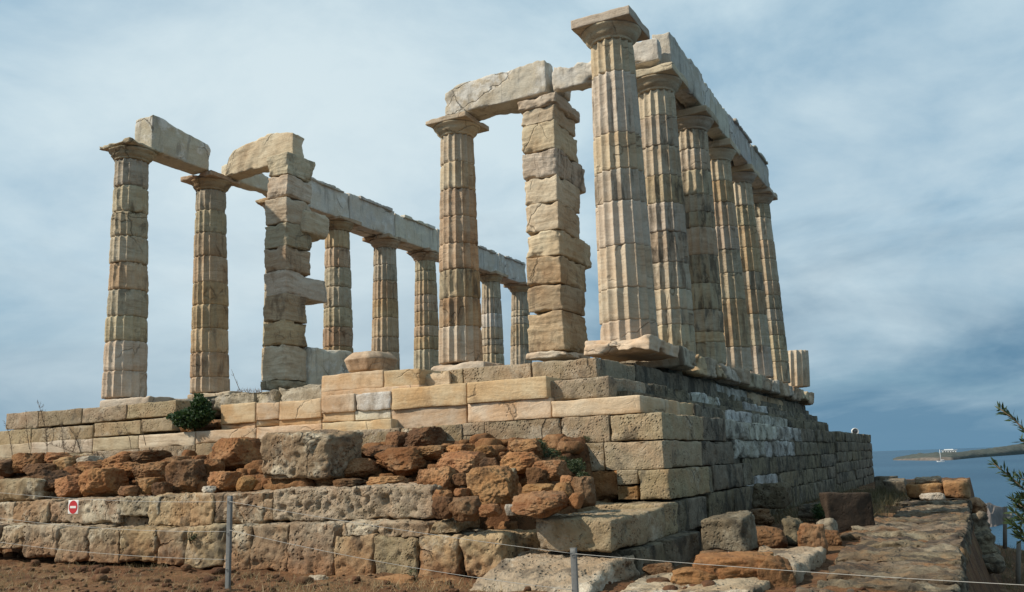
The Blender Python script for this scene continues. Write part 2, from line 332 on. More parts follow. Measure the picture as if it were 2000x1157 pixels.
# ------------------------------------------------------------------ columns
def lathe(c, prof, seg=72, noise=.006, seed=0, dirn=(0, 0, 1)):
    an = np.arange(seg)/seg*2*math.pi
    pr = np.array(prof); rr = pr[:, 0][:, None]*np.ones(seg); zz = pr[:, 1][:, None]*np.ones(seg)
    P = np.stack([rr*np.cos(an), rr*np.sin(an), zz], -1)
    P = P+np.array(c)
    q = P.reshape(-1, 3)+seed*2.3
    dsp = (noise*fbm(q*3, 3)+noise*.5*pn(q*14)).reshape(rr.shape)
    P[..., 0] += dsp*np.cos(an); P[..., 1] += dsp*np.sin(an)
    return ring(P)
def column(key, ideal, ub, vb, un, vn, joints, ero, mats, label, r0=.49, r1=.385, cap=True, zb=0.0, hab=.55, abt=.17, abchip=.05, seed=1, capmat=None, group='fluted temple columns', res=6):
    ideal = np.array(ideal, float)
    n = np.array([ideal[0]-CAM[0], ideal[1]-CAM[1], 0]); n /= np.linalg.norm(n)
    B = on_plane(ub, vb, ideal, n); T = on_plane(un, vn, ideal, n)
    col = thing('temple_column', B, label, 'column', group)
    def t_of(v):
        u = ub+(un-ub)*(v-vb)/(vn-vb); z = on_plane(u, v, ideal, n)[2]; return (z-B[2])/(T[2]-B[2])
    if isinstance(ero, list): ero = [.72*q_ for q_ in ero]
    ts = [0.0]+sorted(t_of(v) for v in joints)+[1.0]
    H = T[2]-B[2]; res += 2; seg = 16*res; an = np.arange(seg)/seg*2*math.pi
    fr = (an/(2*math.pi)*16) % 1.0
    rs = np.random.RandomState(seed)
    for k in range(len(ts)-1):
        t0, t1 = ts[k], ts[k+1]; h = (t1-t0)*H; e = ero[k % len(ero)] if isinstance(ero, (list, tuple)) else ero
        e = float(np.clip(e+rs.uniform(-.08, .08), 0, 1))
        nr = max(10, int(h/.045)); s = .5-.5*np.cos(lin(0, math.pi, nr)); s = .5*s+.5*lin(0, 1, nr)
        tt = t0+(t1-t0)*s
        rad = (r0+(r1-r0)*tt+.008*np.sin(math.pi*tt))[:, None]*np.ones(seg)
        cen = B+(T-B)*tt[:, None]
        dirs = np.stack([np.cos(an), np.sin(an), np.zeros(seg)], 1)
        P = cen[:, None]+dirs[None]*rad[..., None]
        q = P.reshape(-1, 3)+np.array([seed*7.7+k*3.3, seed*3.1, k*1.9]); sh = rad.shape
        lo = fbm(q*2.2, 3).reshape(sh); md = pn(q*7).reshape(sh); stn = pn(q*(1.4, 1.4, 17)).reshape(sh); ch = fbm(q*3.6+20, 3).reshape(sh)
        loc = np.clip(e*.85+(.22+.5*e)*lo-.10, 0, 1)                     # where the flutes are worn away
        rad = rad-(.060*(rad/.45))*(1-(2*fr-1)**2)[None]*(1-.8*loc)
        rad = rad-loc*.014-e*.02*np.clip(ch-.05, 0, 1)*2-e*.015*np.abs(2*s-1)[:, None]**5
        rad = rad+stn*(.0025+.008*e)+md*(.0015+.006*e)
        ed = np.minimum(s, 1-s)[:, None]*h
        rad = rad-(.005+.024*e+.022*np.clip(md+lo, 0, 1)*(.3+e))*np.exp(-(ed/(.010+.010*e))**1.2)
        rad = rad-.06*np.clip(ch-.30, 0, 1)*np.exp(-ed/.07)*(.5+1.4*e)*2
        off = rs.uniform(-1, 1, 2)*(.003+.012*e)
        P = cen[:, None]+dirs[None]*rad[..., None]; P[..., 0] += off[0]; P[..., 1] += off[1]
        v, f = ring(P); mt = mats[k % len(mats)] if isinstance(mats, (list, tuple)) else mats
        put('drum', v, f, mt, col)
    if cap:
        cm = capmat or MAR; z0 = T
        prof = [(r1*.97, 0), (r1*1.0, .02), (r1*1.005, .055), (r1*1.07, .06), (r1*1.07, .075), (r1*1.12, .08), (r1*1.12, .095), (r1*1.2, .11),
                (.455+(hab-.55), .15), (.50+(hab-.55), .185), (hab-.022, .215), (hab-.01, .235), (hab-.03, .246)]
        v, f = lathe(T, prof, seed=seed, noise=.006+.02*(abchip > .08)); cp = put('capital', v, f, cm, col)
        v, f = block(T[0]-hab, T[0]+hab, T[1]-hab, T[1]+hab, T[2]+.243, T[2]+.243+abt, .045, .012, .006+.05*max(0, abchip-.08), abchip, .003, seed=seed+40, edge=.16)
        put('abacus', v, f, cm, cp)
    return col, B, T

A = 2.522; LY = 12.2
column('R1', (0, 0, 0), 1230, 679, 1195, 92, [155, 273, 343, 404, 488, 570, 632], [.02, .02, .05, .02, .05, .1, .1, .25], [MAR, MAR, MAR, MAR, MARS, MAR, MARS, MAR], 'tall free-standing column with a crisp square capital and no beam on it', seed=3, abchip=.012, res=8)
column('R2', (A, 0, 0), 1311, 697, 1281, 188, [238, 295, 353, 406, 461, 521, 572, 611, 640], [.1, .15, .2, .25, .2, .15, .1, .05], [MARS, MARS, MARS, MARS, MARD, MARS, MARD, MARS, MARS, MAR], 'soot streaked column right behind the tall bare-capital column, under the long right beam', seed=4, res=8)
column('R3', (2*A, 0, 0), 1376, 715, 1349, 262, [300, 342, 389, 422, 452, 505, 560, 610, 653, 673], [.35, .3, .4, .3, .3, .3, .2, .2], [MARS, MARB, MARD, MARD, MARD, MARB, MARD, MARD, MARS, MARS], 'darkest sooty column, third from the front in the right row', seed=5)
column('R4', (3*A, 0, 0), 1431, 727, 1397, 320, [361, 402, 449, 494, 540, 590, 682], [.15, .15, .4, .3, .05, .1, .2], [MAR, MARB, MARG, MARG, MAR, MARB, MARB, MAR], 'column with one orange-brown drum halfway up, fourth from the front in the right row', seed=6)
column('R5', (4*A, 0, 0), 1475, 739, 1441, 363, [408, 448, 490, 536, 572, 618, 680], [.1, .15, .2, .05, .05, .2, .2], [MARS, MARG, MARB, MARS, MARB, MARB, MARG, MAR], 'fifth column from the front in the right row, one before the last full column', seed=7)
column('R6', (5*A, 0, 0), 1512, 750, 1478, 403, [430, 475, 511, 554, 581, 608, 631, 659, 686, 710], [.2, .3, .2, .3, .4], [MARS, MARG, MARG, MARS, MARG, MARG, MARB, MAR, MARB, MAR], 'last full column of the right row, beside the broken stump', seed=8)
column('R7', (6*A, 0, 0), 1551, 757, 1549, 687, [], [.1], [MAR], 'short broken column stump at the far end of the right row', cap=False, r1=.47, seed=9, group=None)
column('L1', (0, LY, 0), 243, 779, 258, 318, [370, 420, 468, 518, 571, 622, 670, 728], [.45, .75, .65, .8, .9, .6, .95, .9, .85], [MAR, MAR, MARG, MARG, MARB, MARG, MARG, MARG, MARG], 'leftmost column, its flutes worn away and its broken capital carrying a leaning grey beam', seed=11, abchip=.16, capmat=MARG, abt=.13, res=7)
column('L2', (A, LY, 0), 410, 769, 412, 376, [417, 460, 506, 556, 599, 645, 692, 739], [.3, .25, .55, .5, .1, .35, .6, .6, .8], [MAR, MARB, MARB, MARB, MARB, MARB, MARB, MARG, MARG], 'brown column with chipped drums between the leftmost column and the left stone pier', seed=12, abchip=.12, capmat=MARB, abt=.13, res=7)
column('L3', (2*A, LY, 0), 545, 745, 549, 418, [470, 520, 570, 620, 680], [.5], [MARG], 'column almost wholly hidden behind the left stone pier, only its capital corner showing', seed=13, abchip=.1, capmat=MARB, abt=.13)
column('L4', (3*A, LY, 0), 661, 738, 659, 454, [488, 526, 564, 604, 642, 680, 712], [.4, .5, .7, .7, .8, .9, .7, .4], [MARB, MARB, MARB, MARG, MARG, MARG, MARB, MARB], 'olive-stained column standing just right of the left stone pier', seed=14, capmat=MARB, abt=.13)
column('L5', (4*A, LY, 0), 753, 733, 752, 487, [521, 552, 588, 623, 661, 690], [.4, .5, .5, .3, .3, .6, .4], [MARB, MARB, MARB, MARB, MARB, MARG, MARG], 'column above the loose capital fragment, in the left row', seed=15, abchip=.1, capmat=MARB, abt=.13)
column('L6', (5*A, LY, 0), 834, 729, 831, 512, [532, 552, 579, 596, 611, 639, 660, 685], [.4, .6, .5, .5, .3, .3, .3, .6], [MARG, MARB, MARB, MARB, MARB, MARB, MARB, MARG], 'column next to the left edge of the lone fluted porch column, in the left row', seed=16, abchip=.1, capmat=MARB, abt=.13)
column('L7', (6*A, LY, 0), 901, 727, 898, 535, [575, 620, 670], [.4], [MARG], 'column hidden behind the lone fluted porch column', seed=17, capmat=MARB, abt=.13)
column('L8', (7*A, LY, 0), 963, 724, 959, 553, [585, 615, 642, 664, 677, 693], [.5, .6, .6, .2, .1, .2, .2], [MARS, MARB, MARG, MAR, BEAM, MARS, MARS], 'thin far column with one smooth pale drum, between porch column and right pier', seed=18, capmat=MARB, abt=.13)
column('L9', (8*A, LY, 0), 1018, 721, 1016, 573, [608, 620, 636, 676], [.5, .2, .8, .7, .2], [MARS, MARS, MARG, MARG, MARS], 'farthest column of the left row, against the left edge of the right pier', seed=19, capmat=MARB, abt=.13)
_, PB, PT = column('P', (A, 4.76, .2), 900, 711, 893, 271, [325, 376, 430, 482, 532, 587, 642], [.25, .45, .7, .55, .6, .55, .35, .3], [MAR, MARB, MARD, MARB, MARB, MARB, MAR, MAR], 'lone brown porch column between the two stone piers, carrying a thick pale beam', seed=21, abchip=.07, capmat=MAR, abt=.12, group=None, res=8)
for nm, u0, u1, vt, vb, P0, lab in (('column_plinth', 840, 946, 710, 722, (PB[0]-.62, PB[1]), 'flat broken plinth slab under the lone porch column'), ('column_plinth', 194, 292, 779, 790, (-.6, LY), 'flat worn plinth slab under the leftmost column'), ('column_plinth', 366, 450, 768, 777, (A-.6, LY), 'thin worn plinth slab under the brown chipped column near the bush')):
    p0 = at(u0, vb, 0, P0[0]); p1 = at(u1, vb, 0, P0[0]); zt = at((u0+u1)/2, vt, 0, P0[0])[2]
    v, f = block(P0[0], P0[0]+1.2, min(p0[1], p1[1]), max(p0[1], p1[1]), zt-.3, zt+.01, .05, .03, .015, .12, seed=len(lab)); tag(put(nm, v, f, MAR), lab, 'plinth', 'slabs under columns')

# ------------------------------------------------------------------ the two stone piers of the porch
def pier(x, u0, u1, vs, vb, vt, ue, spec, label, seed, capv=None, basev=None, mats=(MAR,)):
    y1 = at(u0, vb, 0, x)[1]; y0 = at(u1, vb, 0, x)[1]
    x1 = solve_u(ue, 0, (0, y0, at(u1, (vb+vt)/2, 0, x)[2]))
    zb = at(u1, vb, 0, x)[2]
    root = thing('anta_pier', ((x+x1)/2, (y0+y1)/2, zb), label, 'pillar', 'stone piers of the porch')
    zs = [at((u0+u1)/2, v, 0, x)[2] for v in vs]
    rs = np.random.RandomState(seed)
    for k in range(len(zs)-1):
        ex, dy0, dy1, dx, mt = spec.get(k, (0, 0, 0, 0, None))
        nm = 'stone_block'
        if capv and k == len(zs)-2: nm = 'capital'
        if basev and k == 0: nm = 'base_moulding'
        v, f = block(x-dx, x1+ex+rs.uniform(-.11, .08), y0-dy0, y1+dy1+rs.uniform(-.02, .015), zs[k], zs[k+1], .03, .02, .018, .13, .012, seed=seed+k*3, edge=.09, skew=.018)
        put(nm, v, f, mt or mats[k % len(mats)], root)
    return root
# right pier
pier(A-.42, 1033, 1103, [700, 686, 608, 555, 500, 450, 396, 344, 291, 237, 207, 186], 690, 190, 1137,
     {0: (.05, .06, .06, .06, None), 3: (.05, 0, 0, 0, MARB), 4: (.62, 0, 0, 0, None), 7: (.55, 0, 0, 0, MARS), 8: (.12, 0, 0, 0, None), 10: (.1, .08, .07, .06, None), 2: (.1, 0, 0, 0, MARB), 1: (.05, 0, 0, 0, MARB)},
     'right stone pier of the porch, squared blocks with two knobs jutting from its right side', 31, True, True, (MAR,))
# left pier
LP = pier(A-.42, 511, 556, [762, 744, 675, 628, 578, 532, 484, 438, 387, 345, 302], 750, 320, 611,
     {0: (.12, .03, .05, .04, None), 4: (.58, 0, 0, 0, None), 7: (0, 0, .02, 0, MAR), 9: (.08, .0, .0, 0, MARG), 8: (.0, 0, -.05, 0, MAR), 6: (-.05, 0, .03, 0, None), 3: (-.12, 0, 0.02, 0, MARB), 2: (-.1, 0, .02, 0, None)},
     'left stone pier of the porch, wavy stacked blocks with stubs reaching right', 51, False, True, (MARG, MAR, MARB))
v, f = block(2.62, 3.62, yb_ := 9.24, 9.9, at(620, 462, 1, 9.28)[2], at(620, 416, 1, 9.28)[2], .035, .05, .02, .12, .01, seed=71); put('wall_stub', v, f, MAR, LP)
# low remaining wall slab beside the left pier
p = at(612, 735, 1, 9.15); q = at(692, 735, 1, 9.15)
v, f = block(2.85, q[0], 9.2, 9.8, -.25, at(640, 680, 1, 9.2)[2], .05, .06, .012, .12, .005, seed=77, skew=.03)
tag(put('wall_slab', v, f, BEAM), 'smooth grey wall slab standing on edge right of the left stone pier', 'stone slab')

# ------------------------------------------------------------------ architrave beams
def beam(x0, x1, y0, y1, z0, z1, mat, label, seed, topn=.05, chip=.06, rough=.01, res=.05, cap=None, prof=None):
    v, f = block(x0, x1, y0, y1, z0, z1, res, .02, rough, chip, .004, seed=seed, topn=topn, edge=.12, prof=prof)
    o = tag(put('architrave_beam', v, f, mat), label, 'beam', 'architrave beams')
    if cap:
        v, f = block(*cap, .05, .012, .006, .10, .003, seed=seed+9, edge=.08); put('top_moulding', v, f, mat, o)
    return o
zR = 5.90; zR1 = 6.72
names = ['first', 'second', 'third', 'fourth']
beam(A+.05, 2*A, -.42, -.03, zR, zR1+.04, BEAM, 'outer right-row beam nearest the viewer, its square end face above the second column', 61, .06)
beam(2*A+.01, 3*A, -.41, -.03, zR, zR1+.0, BEAM, 'outer right-row beam above the darkest sooty column', 62, .10, .09)
beam(3*A+.01, 4*A, -.42, -.03, zR, zR1-.03, BEAM, 'outer right-row beam above the column with the orange-brown drum', 63, .09, .08, cap=(3*A+.5, 4*A-.1, -.49, -.2, zR1-.10, zR1-.01))
beam(4*A+.01, 5*A-.08, -.42, -.03, zR, zR1-.03, BEAM, 'last outer beam of the right row, ending above the last full column', 64, .10, .09, cap=(4*A+.3, 5*A-.5, -.49, -.2, zR1-.10, zR1-.01))
beam(A+.02, 3*A, .03, .42, zR, zR1-.06, BEAM, 'long inner right-row beam behind the nearest outer beam', 65, .15, .1)
beam(3*A+.02, 5*A-.1, .03, .42, zR, zR1-.1, BEAM, 'long inner right-row beam over the far right columns', 66, .15, .1)
# porch beams (across)
zp0 = at(1052, 188, 0, A-.4)[2]
beam(A-.40, A+.0, at(1066, 150, 0, A-.4)[1], at(868, 190, 0, A-.4)[1], zp0+.05, at(980, 138, 0, A-.4)[2]+.06, BEAM, 'thick rough pale beam from the lone porch column to the right pier', 67, .05, .07, .018, prof=(1, [(0, .04), (.06, 0), (.5, .05), (.75, .09), (.9, .13), (1, .22)]))
beam(A+.03, A+.40, at(1066, 150, 0, A-.4)[1]-.25, at(878, 190, 0, A-.4)[1], zp0+.05, at(980, 138, 0, A-.4)[2]-.12, BEAM, 'inner beam behind the thick rough beam of the porch column', 68, .1, .12, .02)
ye = .52
beam(A-.38, A+.0, ye, at(1077, 150, 0, A-.4)[1], zp0+.05, at(1120, 122, 0, A-.4)[2]+.06, BEAM, 'rough pale beam from the right pier, passing behind the tall free-standing column', 69, .13, .16, .022)
beam(A-.4, A-.02, -.28, ye-.03, 5.96, 6.5, BEAM, 'short cracked beam end resting behind the tall column, left of the long right beam', 70, .12, .14, .02)
# left row
zL = 5.79
beam(.10, 1.98, 11.83, 12.45, zL+.02, 6.75, BEAM, 'grey beam leaning from the leftmost column to the brown chipped column', 71, .05, .05, .008, prof=(0, [(0, 0), (.18, .02), (.35, .10), (.5, .08), (.6, .13), (.85, .17), (.96, .24), (1, .36)]))
yb1 = at(575, 290, 0, A)[1]
beam(A-.05, A+.42, yb1, LY-.40, zL+.02, 6.70, MAR, 'arched broken tan beam from the brown chipped column to the left pier', 72, .05, .10, .022, prof=(1, [(0, .16), (.12, .07), (.3, .0), (.5, .02), (.7, .10), (.88, .22), (.95, .38), (1, .78)]))
xs = [A+.15, 2*A, 7.79, 10.33, 13.05, 15.3, 17.9, 20.45]
lab = ['left-row beam above the brown chipped column, mostly behind the left pier', 'left-row beam reaching from behind the left pier to the olive-stained column', 'left-row beam joining the olive-stained column to its right neighbour',
       'left-row beam over the column above the loose capital fragment', 'left-row beam running behind the lone porch column', 'left-row beam just right of the lone porch column', 'last far beam of the left row, ending above the farthest column']
for i in range(7):
    z1 = 6.78-.03*(i % 2) if i else 6.30
    beam(xs[i]+.012, xs[i+1]-.012, 11.80, 12.2, zL, z1, BEAM, lab[i], 80+i, .07, .08, .008,
         cap=(xs[i]+.5, xs[i+1]-.25, 11.73, 12.0, z1-.11, z1+.0) if i in (1, 2, 3, 5, 6) else None)
for i in (1, 3, 5):
    beam(xs[i]+.012, xs[min(7, i+2)]-.012, 12.23, 12.62, zL, 6.70, BEAM, ['', 'outer left-row beam behind the left pier', '', 'outer left-row beam over the middle left columns', '', 'outer left-row beam over the farthest left columns'][i], 90+i, .1, .08, res=.09)

# ------------------------------------------------------------------ stepped platform
plat = thing('temple_platform', (6, 5, -1.4), 'broad stepped stone platform carrying all the columns', 'platform')
cnt = [100]
def fr(x, u0, u1, z0=None, z1=None, vt=None, vb=None, depth=.7, mat=POR, parent=plat, name='step_block', res=.045, **kw):
    """block whose front face lies on the plane x, between photo columns u0 and u1"""
    um = (u0+u1)/2
    if z1 is None: z1 = at(um, vt, 0, x)[2]
    if z0 is None: z0 = at(um, vb, 0, x)[2]
    zm = (z0+z1)/2; y1 = solve_u(u0, 1, (x, 0, zm)); y0 = solve_u(u1, 1, (x, 0, zm)); cnt[0] += 1
    a = dict(r=.010, rough=.008, chip=.028, strat=.004, seed=cnt[0], edge=.07); a.update(kw)
    v, f = block(x, x+depth, y0+.001, y1-.001, z0+.0005, z1-.0005, res, **a)
    return put(name, v, f, mat, parent)
def fl(y, u0, u1, z0, z1, depth=.6, mat=POF, parent=plat, name='flank_block', res=.05, x0=None, **kw):
    """block whose outer face lies on the plane y (right flank), between photo columns u0 and u1"""
    zm = (z0+z1)/2; xa = solve_u(u0, 0, (0, y, zm)) if x0 is None else x0; xb = solve_u(u1, 0, (0, y, zm)); cnt[0] += 1
    a = dict(r=.010, rough=.010, chip=.035, strat=.005, seed=cnt[0], edge=.07); a.update(kw)
    v, f = block(xa+.001, xb-.001, y, y+depth, z0+.0005, z1-.0005, res, **a)
    return put(name, v, f, mat, parent)
# inner fill so that nothing shows through the joints
v, f = joined(block(1.3, 15.7, -.30, 12.5, -.6, -.13, 2, .01, 0, 0, 0), block(-2.6, 16, -.9, 13, -3.6, -1.0, 2, .01, 0, 0, 0), block(-1.5, 15.8, -.40, 12.5, -1.2, -.6, 2, .01, 0, 0, 0))
put('core_fill', v, f, POF, plat)
# course A (upper)
for u0, u1, vt, vb in ((10, 74, 808, 838), (75, 159, 804, 831), (160, 246, 797, 824), (247, 343, 789, 815)):
    fr(-2.55, u0, u1, vt=vt-3, vb=vb, depth=1.2, pits=.010)
for u0, u1 in ((860, 904), (905, 1037)): fr(-2.52, u0, u1, -.79, -.49, depth=1.3, pits=.006)
ya = -.45; v, f = block(-2.53, -.9, ya, solve_u(1038, 1, (-2.52, 0, -.6))-.004, -.79, -.49, .045, .02, .01, .05, .004, seed=131, pits=.006); put('step_block', v, f, POR, plat)
# rough conglomerate under the brown column
for u0, u1, vt, vb in ((352, 410, 781, 806), (411, 496, 768, 792), (497, 541, 764, 786), (542, 628, 752, 782)):
    fr(-2.2, u0, u1, vt=vt, vb=vb+8, depth=1.4, mat=POWH, pits=.03, rough=.035, chip=.12, name='rough_block')
# course B
for u0, u1, vt, vb in ((-60, 60, 842, 872), (61, 182, 834, 862), (183, 274, 824, 851), (275, 336, 817, 843)):
    fr(-2.95, u0, u1, vt=vt, vb=vb, depth=.9, pits=.010)
fr(-2.9, 345, 425, vt=822, vb=846, depth=.7, mat=OCH, chip=.2, rough=.03, name='broken_block')
x = -2.92
v, f = block(x, -1.4, -.77, solve_u(1060, 1, (x, 0, -.95)), -1.11, -.81, .045, .02, .010, .05, .004, seed=141, pits=.006); put('step_block', v, f, POR, plat)
# marble facing
for u0, u1, vt, vb, m in ((430, 498, 790, 827, ORM), (500, 545, 788, 820, ORM), (545, 627, 783, 818, ORM)):
    fr(-3.0, u0, u1, vt=vt-2, vb=vb, depth=.75, mat=m, r=.008, rough=.005, name='marble_block')
    fr(-2.96, u0, u1, vt=vb-1, vb=vb+13, depth=.7, mat=m, r=.008, rough=.005, name='marble_block', chip=.08)
for u0, u1, vt, vb, m in ((627, 748, 728, 762, ORM), (750, 820, 722, 758, ORM)):
    fr(-2.75, u0, u1, vt=vt, vb=vb, depth=.7, mat=m, r=.008, rough=.005, name='marble_block')
fr(-2.6, 806, 878, vt=727, vb=756, depth=.6, mat=MARB, name='broken_block', chip=.22, rough=.03)
fr(-2.80, 627, 820, vt=758, vb=772, depth=.7, mat=ORM, r=.008, rough=.005, name='marble_block')
for u0, u1, vt, vb, m in ((627, 692, 771, 806, ORM), (693, 763, 767, 802, BEAM), (764, 911, 753, 796, ORM)):
    fr(-3.02, u0, u1, vt=vt, vb=vb, depth=.7, mat=m, r=.008, rough=.005, name='marble_block', chip=.1 if m is BEAM else .03)
    fr(-2.98, u0, u1, vt=vb-1, vb=(vb+18 if m is not ORM or u0 < 700 else 840), depth=.65, mat=m, r=.008, rough=.005, name='marble_block')
fr(-3.05, 912, 1068, vt=741, vb=783, depth=.82, mat=ORM, r=.008, rough=.005, name='marble_block', chip=.02)
fr(-3.02, 912, 1076, vt=782, vb=822, depth=.75, mat=ORM, r=.008, rough=.005, name='marble_block', chip=.02)
zC0, zC1 = -1.345, -1.115
for u0, u1 in ((-70, 60), (61, 180), (181, 270), (271, 380), (381, 500), (501, 628), (629, 764)):
    fr(-3.16, u0, u1, vt=870-.067*((u0+u1)/2+20), vb=898-.072*((u0+u1)/2+20), depth=.8, mat=ORM if u0 > 300 else MAR, r=.008, rough=.006, name='marble_step', chip=.04)
    fr(-3.24, u0, u1, vt=897-.072*((u0+u1)/2+20), vb=930-.066*((u0+u1)/2+20), depth=.8, pits=.01)
v, f = block(-3.14, -1.4, -1.27, solve_u(1077, 1, (-3.12, 0, -1.2)), zC0, zC1, .045, .015, .006, .03, .004, seed=151); put('marble_step', v, f, ORM, plat)
# course D, E, F fronts
zD, zE, zF, zG = -1.70, -2.06, -2.43, -2.83
for u0, u1 in ((640, 672), (673, 780), (781, 848), (849, 902)): fr(-3.24, u0, u1, zD, zC0-.01, depth=.8, mat=PORW if u0 < 800 else POR, pits=.015, chip=.1)
fr(-3.22, 903, 946, -1.52, zC0-.005, depth=.8); fr(-3.22, 903, 946, zD, -1.525, depth=.8)
for u0, u1 in ((947, 1096), (1097, 1190)): fr(-3.22, u0, u1, zD, zC0-.005, depth=.8, pits=.012)
def corner(x, y, u0, x1, z0, z1, seed, mat=POR, **kw):
    a = dict(r=.010, rough=.009, chip=.03, strat=.004, pits=.010, edge=.07); a.update(kw)
    v, f = block(x, x1, y, solve_u(u0, 1, (x, 0, (z0+z1)/2))-.004, z0+.003, z1-.003, .04, seed=seed, **a); return put('corner_block', v, f, mat, plat)
corner(-3.22, -1.57, 1191, -1.3, zD, zC0-.005, 161)
for u0, u1 in ((1050, 1180),): fr(-3.29, u0, u1, zE, zD, depth=.8, pits=.016)
corner(-3.30, -1.58, 1181, -1.5, zE, zD, 162)
fr(-3.30, 1145, 1215, zF, zE, depth=.6, mat=RED, name='red_filler_stone', rough=.04, chip=.15)
fr(-3.34, 1205, 1246, -2.24, zE, depth=.7); fr(-3.32, 1205, 1246, zF, -2.245, depth=.7, mat=OCH, rough=.02)
corner(-3.40, -1.67, 1247, -1.55, zF, zE, 163)
# right flank: stylobate slabs with broken edges
v, f = block(-.76, .84, -.66, .46, -.235, 0, .03, .012, .012, .22, .012, seed=171, skew=.02); put('stylobate_slab', v, f, ORM, plat)
xx = .97; rs = np.random.RandomState(5); k = 0
while xx < 15.6:
    L = [1.15, .5, .95, .75, 1.3, 1.1, .9, 1.35, 1.2, .8, 1.3, 1.2, 1.1, 1.3, 1.0, .9][k % 16]; L = min(L, 15.95-xx)
    z0 = -.34-rs.uniform(0, .08); yy = -.64-rs.uniform(-.03, .06)
    v, f = block(xx+.01, xx+L-.01, yy, .6, z0, -.01-.05*rs.rand(), .05, .03, .025, .26, .012, seed=175+k, edge=.16, skew=.03); put('stylobate_slab', v, f, MARB if k % 2 else MARS, plat); xx += L; k += 1
# flank courses A, B, C
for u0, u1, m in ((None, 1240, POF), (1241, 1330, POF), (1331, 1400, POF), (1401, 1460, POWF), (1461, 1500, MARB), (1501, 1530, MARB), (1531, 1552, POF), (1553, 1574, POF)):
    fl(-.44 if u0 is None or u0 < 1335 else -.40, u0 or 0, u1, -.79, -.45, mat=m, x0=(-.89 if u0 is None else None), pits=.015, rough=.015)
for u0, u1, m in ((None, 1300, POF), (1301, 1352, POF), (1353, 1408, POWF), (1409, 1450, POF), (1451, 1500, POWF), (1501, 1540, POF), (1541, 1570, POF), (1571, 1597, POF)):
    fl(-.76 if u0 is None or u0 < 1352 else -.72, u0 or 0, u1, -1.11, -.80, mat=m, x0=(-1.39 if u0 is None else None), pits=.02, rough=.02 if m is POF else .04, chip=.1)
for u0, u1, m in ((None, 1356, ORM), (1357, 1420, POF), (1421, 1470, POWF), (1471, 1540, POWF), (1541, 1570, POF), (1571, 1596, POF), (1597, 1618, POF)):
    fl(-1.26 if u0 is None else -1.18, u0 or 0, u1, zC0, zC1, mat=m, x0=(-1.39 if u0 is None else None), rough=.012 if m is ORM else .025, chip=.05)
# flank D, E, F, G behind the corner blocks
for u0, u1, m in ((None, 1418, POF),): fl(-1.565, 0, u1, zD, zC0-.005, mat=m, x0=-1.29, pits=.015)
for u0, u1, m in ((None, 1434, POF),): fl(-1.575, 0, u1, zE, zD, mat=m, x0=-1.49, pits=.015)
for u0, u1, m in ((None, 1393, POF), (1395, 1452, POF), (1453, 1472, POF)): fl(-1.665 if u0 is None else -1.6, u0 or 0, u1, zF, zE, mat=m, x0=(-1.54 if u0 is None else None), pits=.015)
# the long flank wall beyond
tw = thing('retaining_wall', (10, -1.3, -3.0), 'long shaded ashlar retaining wall along the right side of the platform', 'wall')
rs = np.random.RandomState(9)
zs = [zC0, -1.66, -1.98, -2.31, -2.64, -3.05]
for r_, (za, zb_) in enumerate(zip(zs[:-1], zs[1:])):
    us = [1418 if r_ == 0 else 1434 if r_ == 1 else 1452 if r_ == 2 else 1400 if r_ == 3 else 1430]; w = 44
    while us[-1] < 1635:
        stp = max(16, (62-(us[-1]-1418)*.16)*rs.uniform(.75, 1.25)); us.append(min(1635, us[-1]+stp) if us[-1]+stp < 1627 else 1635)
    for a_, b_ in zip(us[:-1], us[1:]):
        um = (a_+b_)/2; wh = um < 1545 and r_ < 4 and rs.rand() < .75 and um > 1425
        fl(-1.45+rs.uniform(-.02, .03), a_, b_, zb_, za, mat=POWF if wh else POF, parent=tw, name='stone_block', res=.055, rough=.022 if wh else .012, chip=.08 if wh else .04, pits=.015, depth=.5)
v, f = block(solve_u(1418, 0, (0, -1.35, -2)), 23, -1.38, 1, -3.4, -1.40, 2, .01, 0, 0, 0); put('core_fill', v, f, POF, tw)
ew = thing('end_wall', (18, -1.5, -3.1), 'low regular block wall continuing past the far end of the platform', 'wall')
zs = lin(-1.33, -3.12, 7)
for r_ in range(6):
    us = [1636]+sorted(rs.uniform(1642, 1700, 4).tolist())+[1702+r_*1.2]
    for a_, b_ in zip(us[:-1], us[1:]):
        if b_-a_ > 3: fl(-1.5+rs.uniform(-.02, .02), a_, b_, zs[r_+1], zs[r_], mat=POF, parent=ew, name='stone_block', res=.09, rough=.012, chip=.06, depth=.6)
# ------------------------------------------------------------------ foundation blocks stepping down at the near corner
fd = thing('foundation_corner', (-4.5, -1.2, -2.9), 'big stepped foundation blocks at the near corner below the platform', 'foundation', None)
y1 = solve_u(1047, 1, (-5.62, 0, -2.68))
v, f = block(-5.63, -3.9, -1.75, y1, zG+.003, -2.485, .035, .025, .014, .06, .008, seed=201, pits=.02, topn=.02); put('foundation_block', v, f, POR, fd)
v, f = block(-3.895, -3.28, -1.74, .3, zG+.003, -2.45, .04, .025, .014, .06, .008, seed=202, pits=.02); put('foundation_block', v, f, POR, fd)
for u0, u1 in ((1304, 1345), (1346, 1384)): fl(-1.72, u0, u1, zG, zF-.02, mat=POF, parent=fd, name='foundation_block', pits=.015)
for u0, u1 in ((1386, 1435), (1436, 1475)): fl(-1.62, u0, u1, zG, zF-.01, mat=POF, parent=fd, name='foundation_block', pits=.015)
v, f = block(-6.62, -5.2, -1.86, solve_u(914, 1, (-6.5, 0, -3.0)), -3.4, zG-.006, .03, .05, .024, .13, .012, seed=203, pits=.035, edge=.14, prof=(0, [(0, .24), (.12, .17), (.4, .09), (.7, .02), (1, 0)])); put('foundation_block', v, f, PORB, fd)
